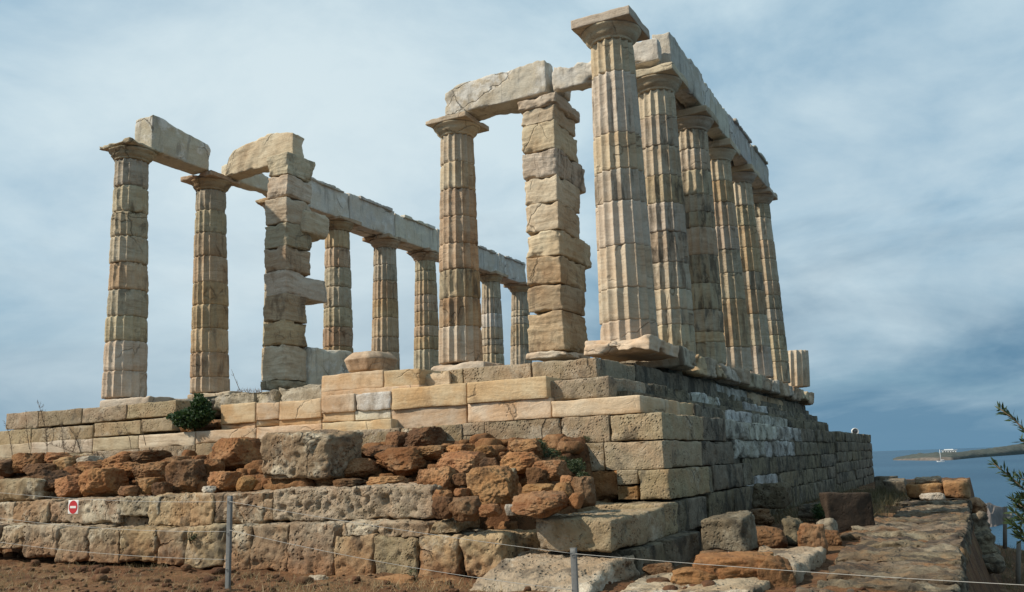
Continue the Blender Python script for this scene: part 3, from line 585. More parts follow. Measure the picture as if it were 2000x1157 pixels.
fl(-1.84, 0, 1316, -3.3, zG-.008, mat=POF, parent=fd, name='foundation_block', x0=-5.19, pits=.02, depth=1.2)
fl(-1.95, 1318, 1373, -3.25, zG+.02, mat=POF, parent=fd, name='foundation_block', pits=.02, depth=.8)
big_ = fr(-5.3, 1468, 1530, vt=946, vb=994, mat=POF, parent=None, name='stone_block', depth=.1) if False else None

# ------------------------------------------------------------------ front retaining walls of weathered blocks
w1 = thing('field_wall', (-5.7, 3.5, -3.05), 'lowest front row of big weathered yellow-red stone blocks', 'wall')
W1X = -5.75
def wall_block(u0, u1, vt, vb, x, parent, mat=PORW, depth=.55, **kw):
    a = dict(res=.027, rough=.028, chip=.085, pits=.024, r=.020, skew=.012, edge=.09, pitf=14.0); a.update(kw)
    u0 -= .4; u1 += .4
    return fr(x, u0, u1, vt=vt, vb=vb, depth=depth, mat=mat, parent=parent, name='stone_block', **a)
for u0, u1, vt, vb, m in ((-70, -2, 1024, 1074, PORW), (-2, 43, 1028, 1072, PORW), (44, 111, 1027, 1092, PORW), (111, 171, 1030, 1100, PORW), (172, 232, 1033, 1100, PORW), (232, 303, 1032, 1100, PORW), (304, 359, 1034, 1105, PORW), (360, 437, 1028, 1112, POR),
                          (437, 490, 1026, 1118, PORW), (490, 562, 1024, 1122, PORW), (562, 652, 1022, 1128, PORW), (654, 728, 1047, 1130, PORW), (729, 812, 1050, 1130, POR), (816, 894, 1046, 1130, PORW)):
    wall_block(u0, u1, vt, vb, W1X, w1, m, depth=.8)
wall_block(668, 745, 1020, 1048, W1X+.06, w1, PORW, chip=.2); wall_block(740, 838, 1020, 1051, W1X+.08, w1, PORW, chip=.15); wall_block(838, 893, 1013, 1046, W1X+.05, w1, PORW)
v, f = block(W1X-.03, W1X+.95, solve_u(986, 1, (W1X, 0, -2.8)), solve_u(895, 1, (W1X, 0, -2.8)), -3.1, at(940, 1042, 0, W1X)[2], .03, .05, .025, .10, .008, seed=231, pits=.03, topn=.03); put('stone_block', v, f, PORW, w1)
w2 = thing('block_course', (-5.4, 4, -2.5), 'second front row of pitted grey and tan blocks above the lowest row', 'wall')
W2X = -5.35
for u0, u1, vt, vb, m, kw in ((-60, 26, 984, 1022, PORW, {}), (26, 92, 978, 1024, PORW, {}), (93, 232, 975, 1023, PORW, {}), (226, 310, 972, 1008, POWH, dict(pits=.04)), (200, 290, 1007, 1032, PORW, {}), (286, 415, 966, 1030, PORW, {}), (410, 514, 962, 1026, PORW, {}), (512, 532, 976, 1022, PORW, {}), (533, 846, 950, 1018, POR, dict(pits=.055, rough=.03, pitf=12.0))):
    wall_block(u0, u1, vt, vb, W2X+(.12 if u0 == 200 else 0), w2, m, depth=.75, **kw)
tag(fr(-5.0, -40, 72, vt=936, vb=982, depth=.6, mat=PORW, parent=None, name='stone_block', res=.035, rough=.02, chip=.08, pits=.02, r=.04), 'squared tan block at the far left, lying on the second front row', 'stone block')
tag(fr(-5.02, 505, 640, vt=843, vb=936, depth=.8, mat=PORW, parent=None, name='stone_block', res=.03, rough=.025, chip=.12, pits=.035, r=.05, skew=.03), 'large pale grey squared block with an orange lichen top, sitting among the red boulders', 'stone block')
tag(fr(-4.95, 500, 600, vt=932, vb=975, depth=.7, mat=OCH, parent=None, name='stone_block', res=.04, rough=.05, chip=.2, r=.08), 'ochre worn block under the large pale grey squared block', 'stone block')

# ------------------------------------------------------------------ ground
def terrain(X, Y):
    P = np.stack([X.ravel(), Y.ravel(), np.zeros(X.size)], 1)
    n1 = fbm(P*.35, 3).reshape(X.shape); n2 = fbm(P*1.6+7, 3).reshape(X.shape); n3 = pn(P*6).reshape(X.shape)
    n4 = pn(P*13+3).reshape(X.shape); z = -3.08+.03*n1+.045*n2+.024*n3+.012*n4
    z = z-np.clip((-7.2-X)/7, 0, 1)*.42                            # falls towards the viewer
    z = z-np.clip(-6.6-X, 0, .5)*.25*np.clip((Y-0)/-2, 0, 1)
    s = np.clip((-4.75-Y)/.35, 0, 1)*np.clip((X+8.5)/2.0, 0, 1)   # step down right of the walkway
    z = z-s*(1.25+.08*np.clip(-4.9-Y, 0, 60)*4*.9)
    z = z-s*np.clip((X-13)*.5, 0, 80)
    dl = np.clip(Y-15.5, 0, None)+np.clip(X-24.5, 0, None)+np.clip(-8-Y, 0, None)*.7
    z = z-np.clip(dl-.5, 0, None)*.55*(1+.15*n1)-(dl > 0)*.1*n2
    heap = np.clip((X+4.95)/1.6, 0, 1)*np.clip((-3.0-X)/.2+1, 0, 1)*np.clip((Y+.75)/.8, 0, 1)*np.clip((14.5-Y)/1.2, 0, 1)
    zh = -2.52+.92*np.clip((X+5.4)/2.2, 0, 1)+.06*n2+.03*n3
    z = np.where((heap > .02), np.maximum(z, np.minimum(zh, z+heap*6)), z)
    z = np.maximum(z, -75)
    return z
def grid(xs, ys, fn, name, mat):
    X, Y = np.meshgrid(xs, ys, indexing='ij'); Z = fn(X, Y); nx, ny = X.shape
    i = np.arange(nx*ny).reshape(nx, ny)
    F4 = np.stack([i[:-1, :-1], i[1:, :-1], i[1:, 1:], i[:-1, 1:]], -1).reshape(-1, 4)
    return put(name, np.stack([X.ravel(), Y.ravel(), Z.ravel()], 1), F4, mat)
xs = np.concatenate([lin(-60, -14.5, 24), np.arange(-14.3, -9.01, .2), np.arange(-8.95, -2.8, .06), np.arange(-2.7, 9, .2), np.arange(9.4, 30, .6), lin(32, 220, 60)])
ys = np.concatenate([lin(-220, -12.5, 60), np.arange(-12, -6.01, .4), np.arange(-5.9, 10.4, .07), np.arange(10.6, 17, .25), lin(17.5, 150, 40)])
tag(grid(xs, ys, terrain, 'ground', SOIL), 'reddish bare earth around the ruin', 'ground', None, 'structure')
def zg(x, y): return float(terrain(np.array([[float(x)]]), np.array([[float(y)]]))[0, 0])

# sea
SEA = -62.0
m = bpy.data.materials.new('sea_water'); m.use_nodes = True; t = NT(m.node_tree); t.n.clear()
pos = t.node('ShaderNodeNewGeometry').outputs['Position']
wv = t.noise(t.vmath('MULTIPLY', pos, (.05, .05, .05)), 1.0, 8, .62); wl = t.noise(t.vmath('MULTIPLY', pos, (.0011, .0004, 1)), 1.0, 5, .6)
c = t.mix(t.step(wl, .35, .65), (.020, .066, .118), (.032, .088, .145))
bs = t.node('ShaderNodeBsdfPrincipled', {'Base Color': c, 'Roughness': .38, 'Specular IOR Level': .05, 'Normal': t.node('ShaderNodeBump', {'Strength': .9, 'Distance': 3.0, 'Height': wv}).outputs[0]})
t.l.new(bs.outputs[0], t.node('ShaderNodeOutputMaterial').inputs[0])
an = lin(0, 2*math.pi, 129)[:-1]; rad_ = [400, 3000, 15000, 60000]
rows = np.stack([np.stack([r_*np.cos(an), r_*np.sin(an), np.full(128, SEA)], 1) for r_ in rad_]); V = rows.reshape(-1, 3)
Fc = [[i*128+j, (i+1)*128+j, (i+1)*128+(j+1) % 128, i*128+(j+1) % 128] for i in range(3) for j in range(128)]+[list(range(128))]
tag(put('sea', V, Fc, m, smooth=False), 'calm blue sea stretching to the horizon', 'sea', None, 'structure')
# headland across the water
st_ = [(1744, 899, 899), (1752, 899.5, 895), (1775, 899.5, 891), (1800, 900, 888), (1830, 900, 886), (1860, 899, 885.5), (1880, 897, 884.5), (1905, 894.5, 881), (1930, 892.5, 878), (1960, 890.5, 874), (2000, 887.5, 868), (2080, 884, 858), (2250, 879, 842)]
us = np.array([s[0] for s in st_]); U = np.concatenate([np.arange(1744, 2000, 4), np.arange(2000, 2251, 20)])
rows = []
for u in U:
    sv = np.interp(u, us, [s[1] for s in st_]); tv = np.interp(u, us, [s[2] for s in st_])
    sh = at(u, sv, 2, SEA); dd = (sh-CAM); dd[2] = 0; D = np.linalg.norm(dd); dd /= D
    n_ = fbm(np.array([[u*.05, 0, 3.3]]), 3)[0]
    Hh = max(.5, (sv-tv)/FPX*D*.84+n_*2.0); r = []
    for fr_, hf in ((0, -.05), (.004, .25), (.009, .42), (.02, .55), (.05, .8), (.09, 1.0), (.14, .95), (.2, -.1)):
        q = sh+dd*D*fr_; q[2] = SEA+Hh*hf*(1+fr_)+(fbm(np.array([[u*.11, fr_*60, 1.1]]), 3)[0]*4 if .003 < fr_ < .19 else 0)*min(1, Hh/25); r.append(q)
    rows.append(r)
rows = np.array(rows); n_, m_ = rows.shape[:2]; i = np.arange(n_*m_).reshape(n_, m_)
F4 = np.stack([i[:-1, :-1], i[1:, :-1], i[1:, 1:], i[:-1, 1:]], -1).reshape(-1, 4)
hd = put('headland', rows.reshape(-1, 3), F4, HEAD); hd.data.materials.append(CLIFF); tag(hd, 'low green headland with a brown rocky shore across the water', 'headland', None, 'structure')
for k, pl in enumerate(hd.data.polygons):
    if k % (m_-1) < 2 and k//(m_-1) < 33: pl.material_index = 1
# rocky shore point below
rows = []
for j, u in enumerate(np.arange(1870, 1982, 4)):
    s_ = (u-1870)/108
    sh = at(u, np.interp(u, [1870, 1920, 1950, 1980], [1034, 1031, 1027, 1020]), 2, SEA); dd = sh-CAM; dd[2] = 0; D = np.linalg.norm(dd); dd /= D
    Hh = np.interp(u, [1870, 1890, 1925, 1960, 1975, 1984], [30, 24, 17, 9, 4, .5]); r = []
    for fr_, hf in ((-.02, -.3), (.0, .05), (.01, .4), (.03, .75), (.05, 1), (.10, .8), (.17, -.2)):
        q = sh+dd*D*fr_; q[2] = SEA+Hh*hf+fbm(np.array([[u*.07, fr_*40, .3]]), 3)[0]*4*(hf > 0); r.append(q)
    rows.append(r)
rows = np.array(rows); n_, m_ = rows.shape[:2]; i = np.arange(n_*m_).reshape(n_, m_)
tag(put('shore_rocks', rows.reshape(-1, 3), np.stack([i[:-1, :-1], i[1:, :-1], i[1:, 1:], i[:-1, 1:]], -1).reshape(-1, 4), CLIFF, smooth=False), 'brown rocky point at the water edge below the walkway', 'shore', None, 'structure')
# ------------------------------------------------------------------ red rubble heap
HP0 = np.array([-5.35, 0, -2.25]); HN = np.array([-.75, 0, 2.05]); HN /= np.linalg.norm(HN)
MATS = dict(r=RED, o=OCH, d=DRK, g=GRY, p=POWH)
BL = [  # photo u, v, width, height, tone, label
 (12, 915, 44, 28, 'd', 'dark brown rock at the far left picture edge, above the squared tan block'), (57, 905, 68, 38, 'r', 'wide rust rock at the foot of the leftmost dry weeds'),
 (81, 921, 58, 30, 'd', 'dark rust slab-like rock just below the wide rock under the leftmost weeds'), (110, 895, 50, 20, 'r', 'low flat rust rock under the tallest dry weed'),
 (128, 909, 46, 26, 'o', 'ochre rock right of the tallest dry weed stem'), (174, 900, 48, 18, 'g', 'pale grey flat rock among the brown ones left of the ivy clump'),
 (94, 946, 84, 46, 'd', 'broad dark rock touching the right end of the squared tan block at far left'), (146, 948, 74, 40, 'r', 'sloping wide rust rock above the no-entry sign'),
 (207, 944, 92, 60, 'r', 'largest dark rust rock of the left heap, rising to a blunt peak'), (176, 915, 54, 26, 'r', 'rust rock under the pale grey flat rock of the left heap'),
 (246, 901, 74, 32, 'r', 'long low rust rock high on the left heap, under the marble step'), (297, 893, 78, 28, 'd', 'long low brown rock high on the left heap, close to the ivy clump'),
 (253, 919, 62, 28, 'r', 'rust rock behind the peaked largest rock of the left heap'), (302, 925, 82, 44, 'o', 'broad ochre-red rock in the middle of the left heap'),
 (292, 947, 48, 30, 'o', 'yellowish ochre rock low in the left heap'), (253, 960, 40, 22, 'r', 'small rust rock at the toe of the peaked largest rock'),
 (316, 955, 36, 26, 'd', 'small dark rock right of the yellowish ochre rock'), (368, 934, 84, 60, 'd', 'bulky dark brown rock two places left of the highest red boulder'),
 (345, 905, 60, 26, 'r', 'flat rust rock on top of the bulky dark brown rock'), (415, 915, 44, 36, 'r', 'upright rust rock wedged left of the highest red boulder'),
 (438, 942, 66, 42, 'r', 'rust rock directly under the highest red boulder'), (467, 890, 88, 68, 'r', 'high bright red-brown boulder against the left side of the pale grey squared block'),
 (482, 947, 40, 30, 'o', 'small ochre rock in the corner under the pale grey squared block'), (408, 958, 30, 14, 'p', 'small whitish stone lying on the second block row near the steel post'),
 (627, 926, 80, 66, 'r', 'sharp angular red boulder leaning on the right side of the pale grey squared block'), (652, 890, 30, 20, 'r', 'small red rock right behind the pale grey squared block'),
 (694, 887, 60, 32, 'r', 'red rock right of the pale grey squared block, second from it'), (706, 914, 74, 36, 'r', 'pitted red rock above the left half of the long pitted pale block'),
 (748, 884, 76, 28, 'd', 'dark brown flat rock under the dark upper wall blocks'), (790, 903, 106, 46, 'r', 'long sloping red-brown rock above the middle of the long pitted pale block'),
 (777, 860, 44, 34, 'd', 'small dark rock left of the topmost dark boulder by the marble step'), (827, 858, 74, 46, 'd', 'topmost dark brown boulder touching the marble step'),
 (848, 887, 76, 28, 'o', 'flat ochre rock below the topmost dark brown boulder'), (854, 941, 80, 54, 'r', 'round red boulder behind the right end of the long pitted pale block'),
 (757, 941, 84, 22, 'o', 'low ochre slab lying behind the long pitted pale block'), (686, 944, 60, 18, 'd', 'thin dark slab in the gap behind the long pitted pale block'),
 (867, 992, 46, 40, 'd', 'dark red rock beside the right end of the long pitted pale block'), (864, 970, 40, 24, 'r', 'small red rock squeezed between a round boulder and the pale block end'),
 (902, 908, 98, 48, 'r', 'wide pitted red rock with a dark hollow, left of the big patched boulder'), (898, 882, 66, 24, 'r', 'flat red rock on top of the wide pitted red rock'),
 (946, 887, 50, 28, 'o', 'ochre rock below the foot of the rough poros wall'), (955, 911, 42, 28, 'd', 'dark rock behind the big patched boulder'),
 (1026, 876, 70, 30, 'o', 'ochre flat rock next to the green herb clump at the wall foot'), (1018, 906, 92, 40, 'r', 'long red rock with a straight upper edge below the ochre rock by the herb clump'),
 (965, 948, 102, 68, 'o', 'big boulder with a pale patch on its left, front and centre of the right heap'), (905, 938, 42, 28, 'd', 'small dark rock left of the big patched boulder'),
 (903, 963, 30, 20, 'r', 'smallest red rock left of the big patched boulder'), (909, 993, 60, 44, 'd', 'dark red rock under the big patched boulder on its left'),
 (957, 997, 46, 24, 'r', 'low red rock under the big patched boulder'), (997, 996, 23, 22, 'p', 'small whitish rounded stone beside the flat red slab'),
 (997, 922, 28, 14, 'g', 'small grey flat stone above the big patched boulder'), (1050, 934, 56, 36, 'd', 'brown rock right of the big patched boulder'),
 (1077, 920, 74, 38, 'r', 'red rock below the trailing green herbs'), (1058, 958, 68, 26, 'o', 'low ochre-red rock above the flat red slab'),
 (1057, 985, 116, 46, 'r', 'long flat bright red slab resting on the front wall'), (1102, 966, 46, 40, 'o', 'ochre rock at the right end of the flat red slab'),
 (1140, 960, 52, 58, 'd', 'tall dark red rock at the right end of the heap'), (1108, 941, 32, 24, 'r', 'small red rock under the trailing herbs, near the right end of the heap'),
 (1126, 978, 28, 30, 'r', 'small upright red rock in front of the tall dark one'), (1180, 975, 34, 24, 'r', 'red stone lying by itself on the big corner foundation block'),
]
for k, (u, v, w, h, tone, lb) in enumerate(BL):
    c = on_plane(u, v, HP0, HN)
    if u > 1160: c = at(u, v, 2, -2.42)
    dd = dist(c); sy = w*dd/FPX*.515; sz = h*dd/FPX*.56; rs = np.random.RandomState(k+300)
    vv, ff = boulder(c, (sy*rs.uniform(.75, 1.0), sy, sz*1.05), 300+k, sub=6 if w > 60 else 5 if w > 30 else 4, rough=.115, planes=14, rz=rs.uniform(-.35, .35))
    tag(put('boulder', vv, ff, MATS[tone]), lb, 'rock', 'rubble boulders heaped in front of the steps')
# small stones and clods strewn over the heap and the bare earth: nobody could count them
rs = np.random.RandomState(77); parts = []
def clod(x, y, s, flat=.65):
    z = zg(x, y); return boulder((x, y, z+s*.25), (s*rs.uniform(.7, 1.2), s*rs.uniform(.7, 1.2), s*flat), int(rs.randint(1e6)), sub=3 if s > .1 else 2, planes=6, rough=.12, rz=rs.uniform(0, 6))
for i in range(760):
    x = rs.uniform(-5.3, -3.3); y = rs.uniform(-.7, 9.5); parts.append(clod(x, y, rs.choice([.03, .05, .08, .12, .17], p=[.22, .26, .26, .17, .09])))
vv, ff = joined(*parts); tag(put('rubble', vv, ff, RED), 'small red rubble stones packed between the boulders of the heap', 'rubble', None, 'stuff')
parts = []
for i in range(2200):
    x = rs.uniform(-10.5, -5.9); y = rs.uniform(-5.0, 8.2); parts.append(clod(x, y, rs.choice([.010, .016, .026, .045, .085], p=[.25, .3, .28, .12, .05]), .6))
vv, ff = joined(*parts); tag(put('pebbles', vv, ff, SOIL), 'small stones and clods strewn on the bare red earth', 'pebbles', None, 'stuff')

# ------------------------------------------------------------------ loose pieces on and beside the platform
pu = [(680, 712), (688, 700), (700, 691), (745, 688), (768, 697), (769, 712)]
cx = -1.9; yl = solve_u(681, 1, (cx, 0, -.2)); yr = solve_u(770, 1, (cx, 0, -.2)); cy = (yl+yr)/2; hw = (yl-yr)/2*.86
zt = at(725, 690, 0, cx)[2]; zb = at(725, 727, 0, cx)[2]
an = np.arange(64)/64*2*math.pi; rows = []
for rr_, hh in ((.80, 0), (.84, .06), (.90, .25), (.97, .54), (1.0, .60), (.97, .66), (.86, .82), (.74, .97), (.68, 1.0)):
    sq = 1/np.maximum(np.abs(np.cos(an)), np.abs(np.sin(an))); sq = np.minimum(sq, 1.12)
    rows.append(np.stack([cx+hw*rr_*sq*np.cos(an), cy+hw*rr_*sq*np.sin(an)*.98, np.full(64, zb+(zt-zb)*hh)], 1))
rows = np.array(rows); q = rows.reshape(-1, 3); nn = (.025*fbm(q*4, 3)).reshape(rows.shape[:2]); rows[..., 0] += nn; rows[..., 1] += nn; rows[..., 2] += .6*nn
vv, ff = ring(rows); tag(put('capital_fragment', vv, ff, MARB), 'loose broken capital lying upside down on the marble steps', 'capital')
def loose(x, u0, u1, vt, vb, mat, lb, depth=.5, name='stone_block', **kw):
    a = dict(res=.035, rough=.025, chip=.12, pits=.02, r=.05, skew=.03); a.update(kw)
    return tag(fr(x, u0, u1, vt=vt, vb=vb, depth=depth, mat=mat, parent=None, name=name, **a), lb, 'stone block')
GZ = -3.05
def bx(u, v, z=GZ): return float(at(u, v, 2, z)[0])
loose(bx(1410, 1077, -2.98), 1369, 1458, 1009, 1082, POD, 'tan squared block standing apart in front of the shaded flank wall', .62, r=.025, chip=.10, rough=.018)
loose(bx(1540, 1066), 1522, 1563, 1014, 1068, POD, 'narrow tan block leaning beside the dark rubble at the flank wall', .35, r=.06, rough=.035)
loose(bx(1615, 1059), 1592, 1632, 1016, 1062, POWH, 'small whitish block at the foot of the dark upright slab', .4, r=.06)
loose(bx(1505, 998, -2.75), 1468, 1532, 946, 996, POD, 'large dark brown block projecting from the base of the flank wall', .8)
q = at(1655, 1048, 2, -3.12); vv, ff = block(-.36, .36, -.14, .14, -.2, .60, .04, .02, .015, .08, .006, seed=411, skew=.03); an_ = R(64)
vv = np.stack([vv[:, 0]*math.cos(an_)+vv[:, 1]*math.sin(an_)*-1, vv[:, 0]*math.sin(an_)+vv[:, 1]*math.cos(an_), vv[:, 2]], 1) if False else np.stack([vv[:, 0]*math.cos(R(-60))-vv[:, 1]*math.sin(R(-60)), vv[:, 0]*math.sin(R(-60))+vv[:, 1]*math.cos(R(-60)), vv[:, 2]], 1)
tag(put('stone_block', vv*(.95, .95, 1)+q+(.30, 0, 0), ff, EAR), 'dark brown upright slab across the gap beside the walkway', 'stone block')
xf, xb = bx(1340, 1172, -3.02), bx(1340, 1117, -3.02)
v, f = block(xf, xb, solve_u(1486, 1, ((xf+xb)/2, 0, -3.0)), solve_u(1215, 1, ((xf+xb)/2, 0, -3.0)), -3.5, -3.01, .035, .02, .018, .10, .012, seed=412, pits=.02, topn=.04, skew=.02)
tag(put('stone_block', v, f, PORB), 'long pale flat slab at the bottom edge, in front of the corner foundation', 'stone block')
xf, xb = bx(1530, 1106, -2.94), bx(1530, 1067, -2.94)
v, f = block(xf, xb, solve_u(1588, 1, ((xf+xb)/2, 0, -2.95)), solve_u(1450, 1, ((xf+xb)/2, 0, -2.95)), -3.4, -2.93, .03, .03, .02, .10, .015, seed=413, pits=.025, topn=.05)
tag(put('stone_block', v, f, PORB), 'pale slab with a sunlit top between the red rock and the walkway', 'stone block')
loose(bx(1600, 1015, -3.0), 1556, 1600, 985, 1013, POF, 'low dark block at the wall foot left of the dark shrub', .4)
RL = [(1461, 1008, 92, 34, 'd', -3.0, 'flat brown rock slab lying on the dark rubble behind the tan squared block'), (1452, 998, 60, 18, 'd', -2.95, 'thin brown rock at the base of the big projecting block'), (1496, 1047, 78, 44, 'd', -3.0, 'dark shadowed rock between the tan squared block and the narrow tan block'),
      (1588, 1050, 52, 62, 'r', -3.0, 'reddish broken rock right of the narrow tan block'), (1446, 1108, 190, 54, 'r', -3.02, 'broad red earthy rock in front of the tan squared block'), (1350, 1128, 90, 34, 'o', -3.05, 'ochre rock at the left end of the broad red earthy rock'),
      (1515, 1118, 80, 66, 'd', -3.05, 'dark red rock at the left end of the pale sunlit slab'), (1290, 1112, 60, 30, 'd', -3.05, 'dark earthy rock in the shade of the corner foundation'), (1620, 1052, 46, 30, 'd', -3.05, 'dark flat stone below the small whitish block'), (1400, 1085, 60, 22, 'd', -3.02, 'dark low stone under the front edge of the tan squared block')]
for k, (u, v, w, h, tone, z, lb) in enumerate(RL):
    c = at(u, v+h*.3, 2, z); dd = dist(c); sy = w*dd/FPX*.54; sz = h*dd/FPX*.55; c[2] += sz*.4
    vv, ff = boulder(c, (sy*.8, sy, sz), 500+k, sub=5, rough=.13, rz=.3); tag(put('boulder', vv, ff, MATS[tone]), lb, 'rock', 'rocks beside the flank wall')
# bed stones in front of the lowest wall
for k, (u, v, w, h, tone, lb) in enumerate([(622, 1137, 46, 26, 'g', 'grey pitted stone half buried in the earth under the lowest front row'), (668, 1140, 60, 24, 'r', 'reddish stone half buried beside the grey pitted one under the lowest front row'), (760, 1142, 130, 30, 'o', 'long orange bedrock ledge under the lowest front row'), (870, 1150, 90, 34, 'o', 'short orange bedrock ledge beside the big near corner slab')]):
    c = at(u, v, 0, W1X-.15); dd = dist(c); sy = w*dd/FPX*.55
    vv, ff = boulder(c, (sy*.6, sy, h*dd/FPX*.6), 560+k, sub=5, rough=.14); tag(put('boulder', vv, ff, MATS[tone]), lb, 'rock', 'stones bedded under the front wall')

# ------------------------------------------------------------------ the walkway wall on the right
wk = thing('walkway_wall', (0, -4.2, -4.3), 'broad flat-topped wall of cracked dark slabs running away on the right', 'wall')
rs = np.random.RandomState(21); x = -8.2; k = 0
while x < 7.6:
    L = rs.uniform(.30, .85); yl = -3.62+.14*math.sin(x*1.3)+rs.uniform(-.14, .16)+(.35 if -2 < x < 0 else 0)
    zt = -2.99+rs.uniform(-.045, .03)-(.0 if x > -6 else .05)
    v, f = block(x+.006, x+L-.006, -4.79+rs.uniform(-.03, .02), yl, zt-.5, zt, .028, .02, .034, .12, .02, seed=600+k, pits=.035, topn=.05, skew=.012, pitf=6.5)
    put('walkway_slab', v, f, WALK, wk); x += L; k += 1
v, f = block(-8.1, 7.5, -4.77, -3.75, -5.2, -3.46, .07, .03, .03, .12, .03, seed=650); put('wall_base', v, f, POF, wk)
def endb(u0, u1, vt, vb, z, mat, lb, depth=.6, **kw):
    x_ = bx((u0+u1)/2, 974, -2.97)-.2+kw.pop('dx', 0); a = dict(r=.04, rough=.03, chip=.1, pits=.02, res=.04); a.update(kw)
    return tag(fr(x_, u0, u1, vt=vt, vb=vb, depth=depth, mat=mat, parent=None, name='stone_block', **a), lb, 'stone block')
endb(1770, 1843, 945, 975, 0, OCH, 'tan slab at the left of the blocks closing the far end of the walkway', 1.0)
endb(1843, 1893, 939, 975, 0, OCH, 'orange-brown squared block at the right corner of the walkway end', .9)
endb(1786, 1836, 933, 947, 0, POR, 'pale block lying on top of the tan slab at the walkway end', .6, dx=.2)
endb(1793, 1846, 963, 979, 0, POWH, 'low whitish slab in front of the blocks at the walkway end', .3, dx=-.32)
tag(fr(13, 1708, 1751, vt=931, vb=958, depth=.8, mat=POF, parent=None, name='stone_block', res=.07), 'dark block at the foot of the far end of the block wall', 'stone block')
tag(fr(11, 1728, 1769, vt=938, vb=963, depth=.8, mat=POF, parent=None, name='stone_block', res=.07, skew=.06), 'grey tilted block in front of the far end of the block wall', 'stone block')
for k, (u0, u1, vt, vb, x_, m_, lb) in enumerate([(1893, 1925, 978, 1012, 6.2, PORW, 'topmost pale ledge rock against the right face of the walkway'), (1894, 1932, 1006, 1046, 5.0, POF, 'second layered rock down against the right face of the walkway'), (1893, 1947, 1040, 1094, 3.6, POF, 'large layered grey rock below the walkway edge'), (1893, 1962, 1088, 1120, 2.6, POF, 'lowest layered rock below the walkway edge')]):
    tag(fr(x_, u0, u1, vt=vt, vb=vb+6, depth=.8, mat=m_, parent=None, name='ledge_rock', res=.035, r=.10, rough=.06, chip=.25, strat=.035, pits=.02, skew=.05), lb, 'rock', 'layered ledge rocks')
for k, (u, vt, vb, x_, lb) in enumerate([(1963, 990, 1052, 9, 'farther weathered wooden fence post on the slope at right'), (1989, 1058, 1132, 5.5, 'nearer weathered wooden fence post at the right picture edge')]):
    a, b = at(u, vb+20, 0, x_), at(u+1, vt, 0, x_); rr_ = .045
    v, f = tube([a, a*.6+b*.4+(0, .006, 0), b], [rr_, rr_*.95, rr_*.85], 8); tag(put('wooden_post', v, f, plain('grey_wood', (.17, .14, .11), .9)), lb, 'post', 'wooden posts on the slope')

# ------------------------------------------------------------------ rope fence
STEEL = plain('galvanised_steel', (.19, .195, .19), .6, .5, .12, 30); ROPE = plain('pale_rope', (.36, .345, .31), .8, 0, .1, 60)
P1X = at(445, 1150, 2, -3.06); P1 = np.array([P1X[0], P1X[1]])
def post(xy, ztop, zbot, lb):
    o = thing('fence_post', (xy[0], xy[1], zbot), lb, 'post', 'steel posts of the rope fence'); h = .026
    v, f = block(xy[0]-h*.6, xy[0]+h*.6, xy[1]-h, xy[1]+h, zbot, ztop, .03, .003, 0, 0, 0); put('post_tube', v, f, STEEL, o)
    v, f = block(xy[0]-h*.66, xy[0]+h*.66, xy[1]-h*1.08, xy[1]+h*1.08, ztop, ztop+.006, .02, .002, 0, 0, 0); put('post_cap', v, f, STEEL, o)
    for z in (ztop-.055, ztop-.37, ztop-.72):
        if z > zbot+.1:
            an_ = lin(0, 2*math.pi, 13); pts = np.stack([np.full(13, xy[0]-h*.6-.006), xy[1]+.012*np.cos(an_), z+.012*np.sin(an_)], 1); v, f = tube(pts, .0025, 5); put('rope_ring', v, f, STEEL, o)
    return o
zt1 = at(445, 970, 0, P1[0])[2]; post(P1, zt1, -3.25, 'steel fence post left of the picture middle, full height, holding three ropes')
P2X = at(1120, 1072, 0, -6.98); post(P2X[:2], P2X[2], -3.4, 'steel fence post at the bottom edge in front of the near corner slab')
def rope(pix, lb, x0, x1):
    us_ = lin(pix[0][0], pix[-1][0], 40); vs_ = np.interp(us_, [p[0] for p in pix], [p[1] for p in pix])
    if len(pix) > 2:
        c_ = np.polyfit([p[0] for p in pix], [p[1] for p in pix], 2); vs_ = np.polyval(c_, us_)
    xs_ = lin(x0, x1, 40); v, f = tube([at(u, v_, 0, x_) for u, v_, x_ in zip(us_, vs_, xs_)], .0023, 6)
    tag(put('fence_rope', v, f, ROPE), lb, 'rope', 'ropes of the fence')
q1 = P1[0]-.02; q0 = P1[0]+.9; q2 = P2X[0]-.02
rope([(-160, 944), (0, 962), (135, 974), (442, 980)], 'top rope left of the full-height steel post, with the no-entry sign on it', q0, q1)
rope([(-160, 988), (0, 1011), (197, 1033), (442, 1038)], 'middle rope left of the full-height steel post', q0, q1)
rope([(-160, 1034), (0, 1059), (170, 1079), (442, 1093)], 'lowest rope left of the full-height steel post', q0, q1)
rope([(448, 980), (676, 1018), (900, 1053), (1118, 1081)], 'upper rope sloping between the two steel posts', q1, q2)
rope([(448, 1036), (676, 1084), (900, 1125), (1118, 1152)], 'lower rope sloping between the two steel posts', q1, q2)
rope([(1124, 1082), (1500, 1112), (1872, 1136), (2120, 1149)], 'rope running right from the bottom-edge steel post across the walkway', q2, q2-.7)
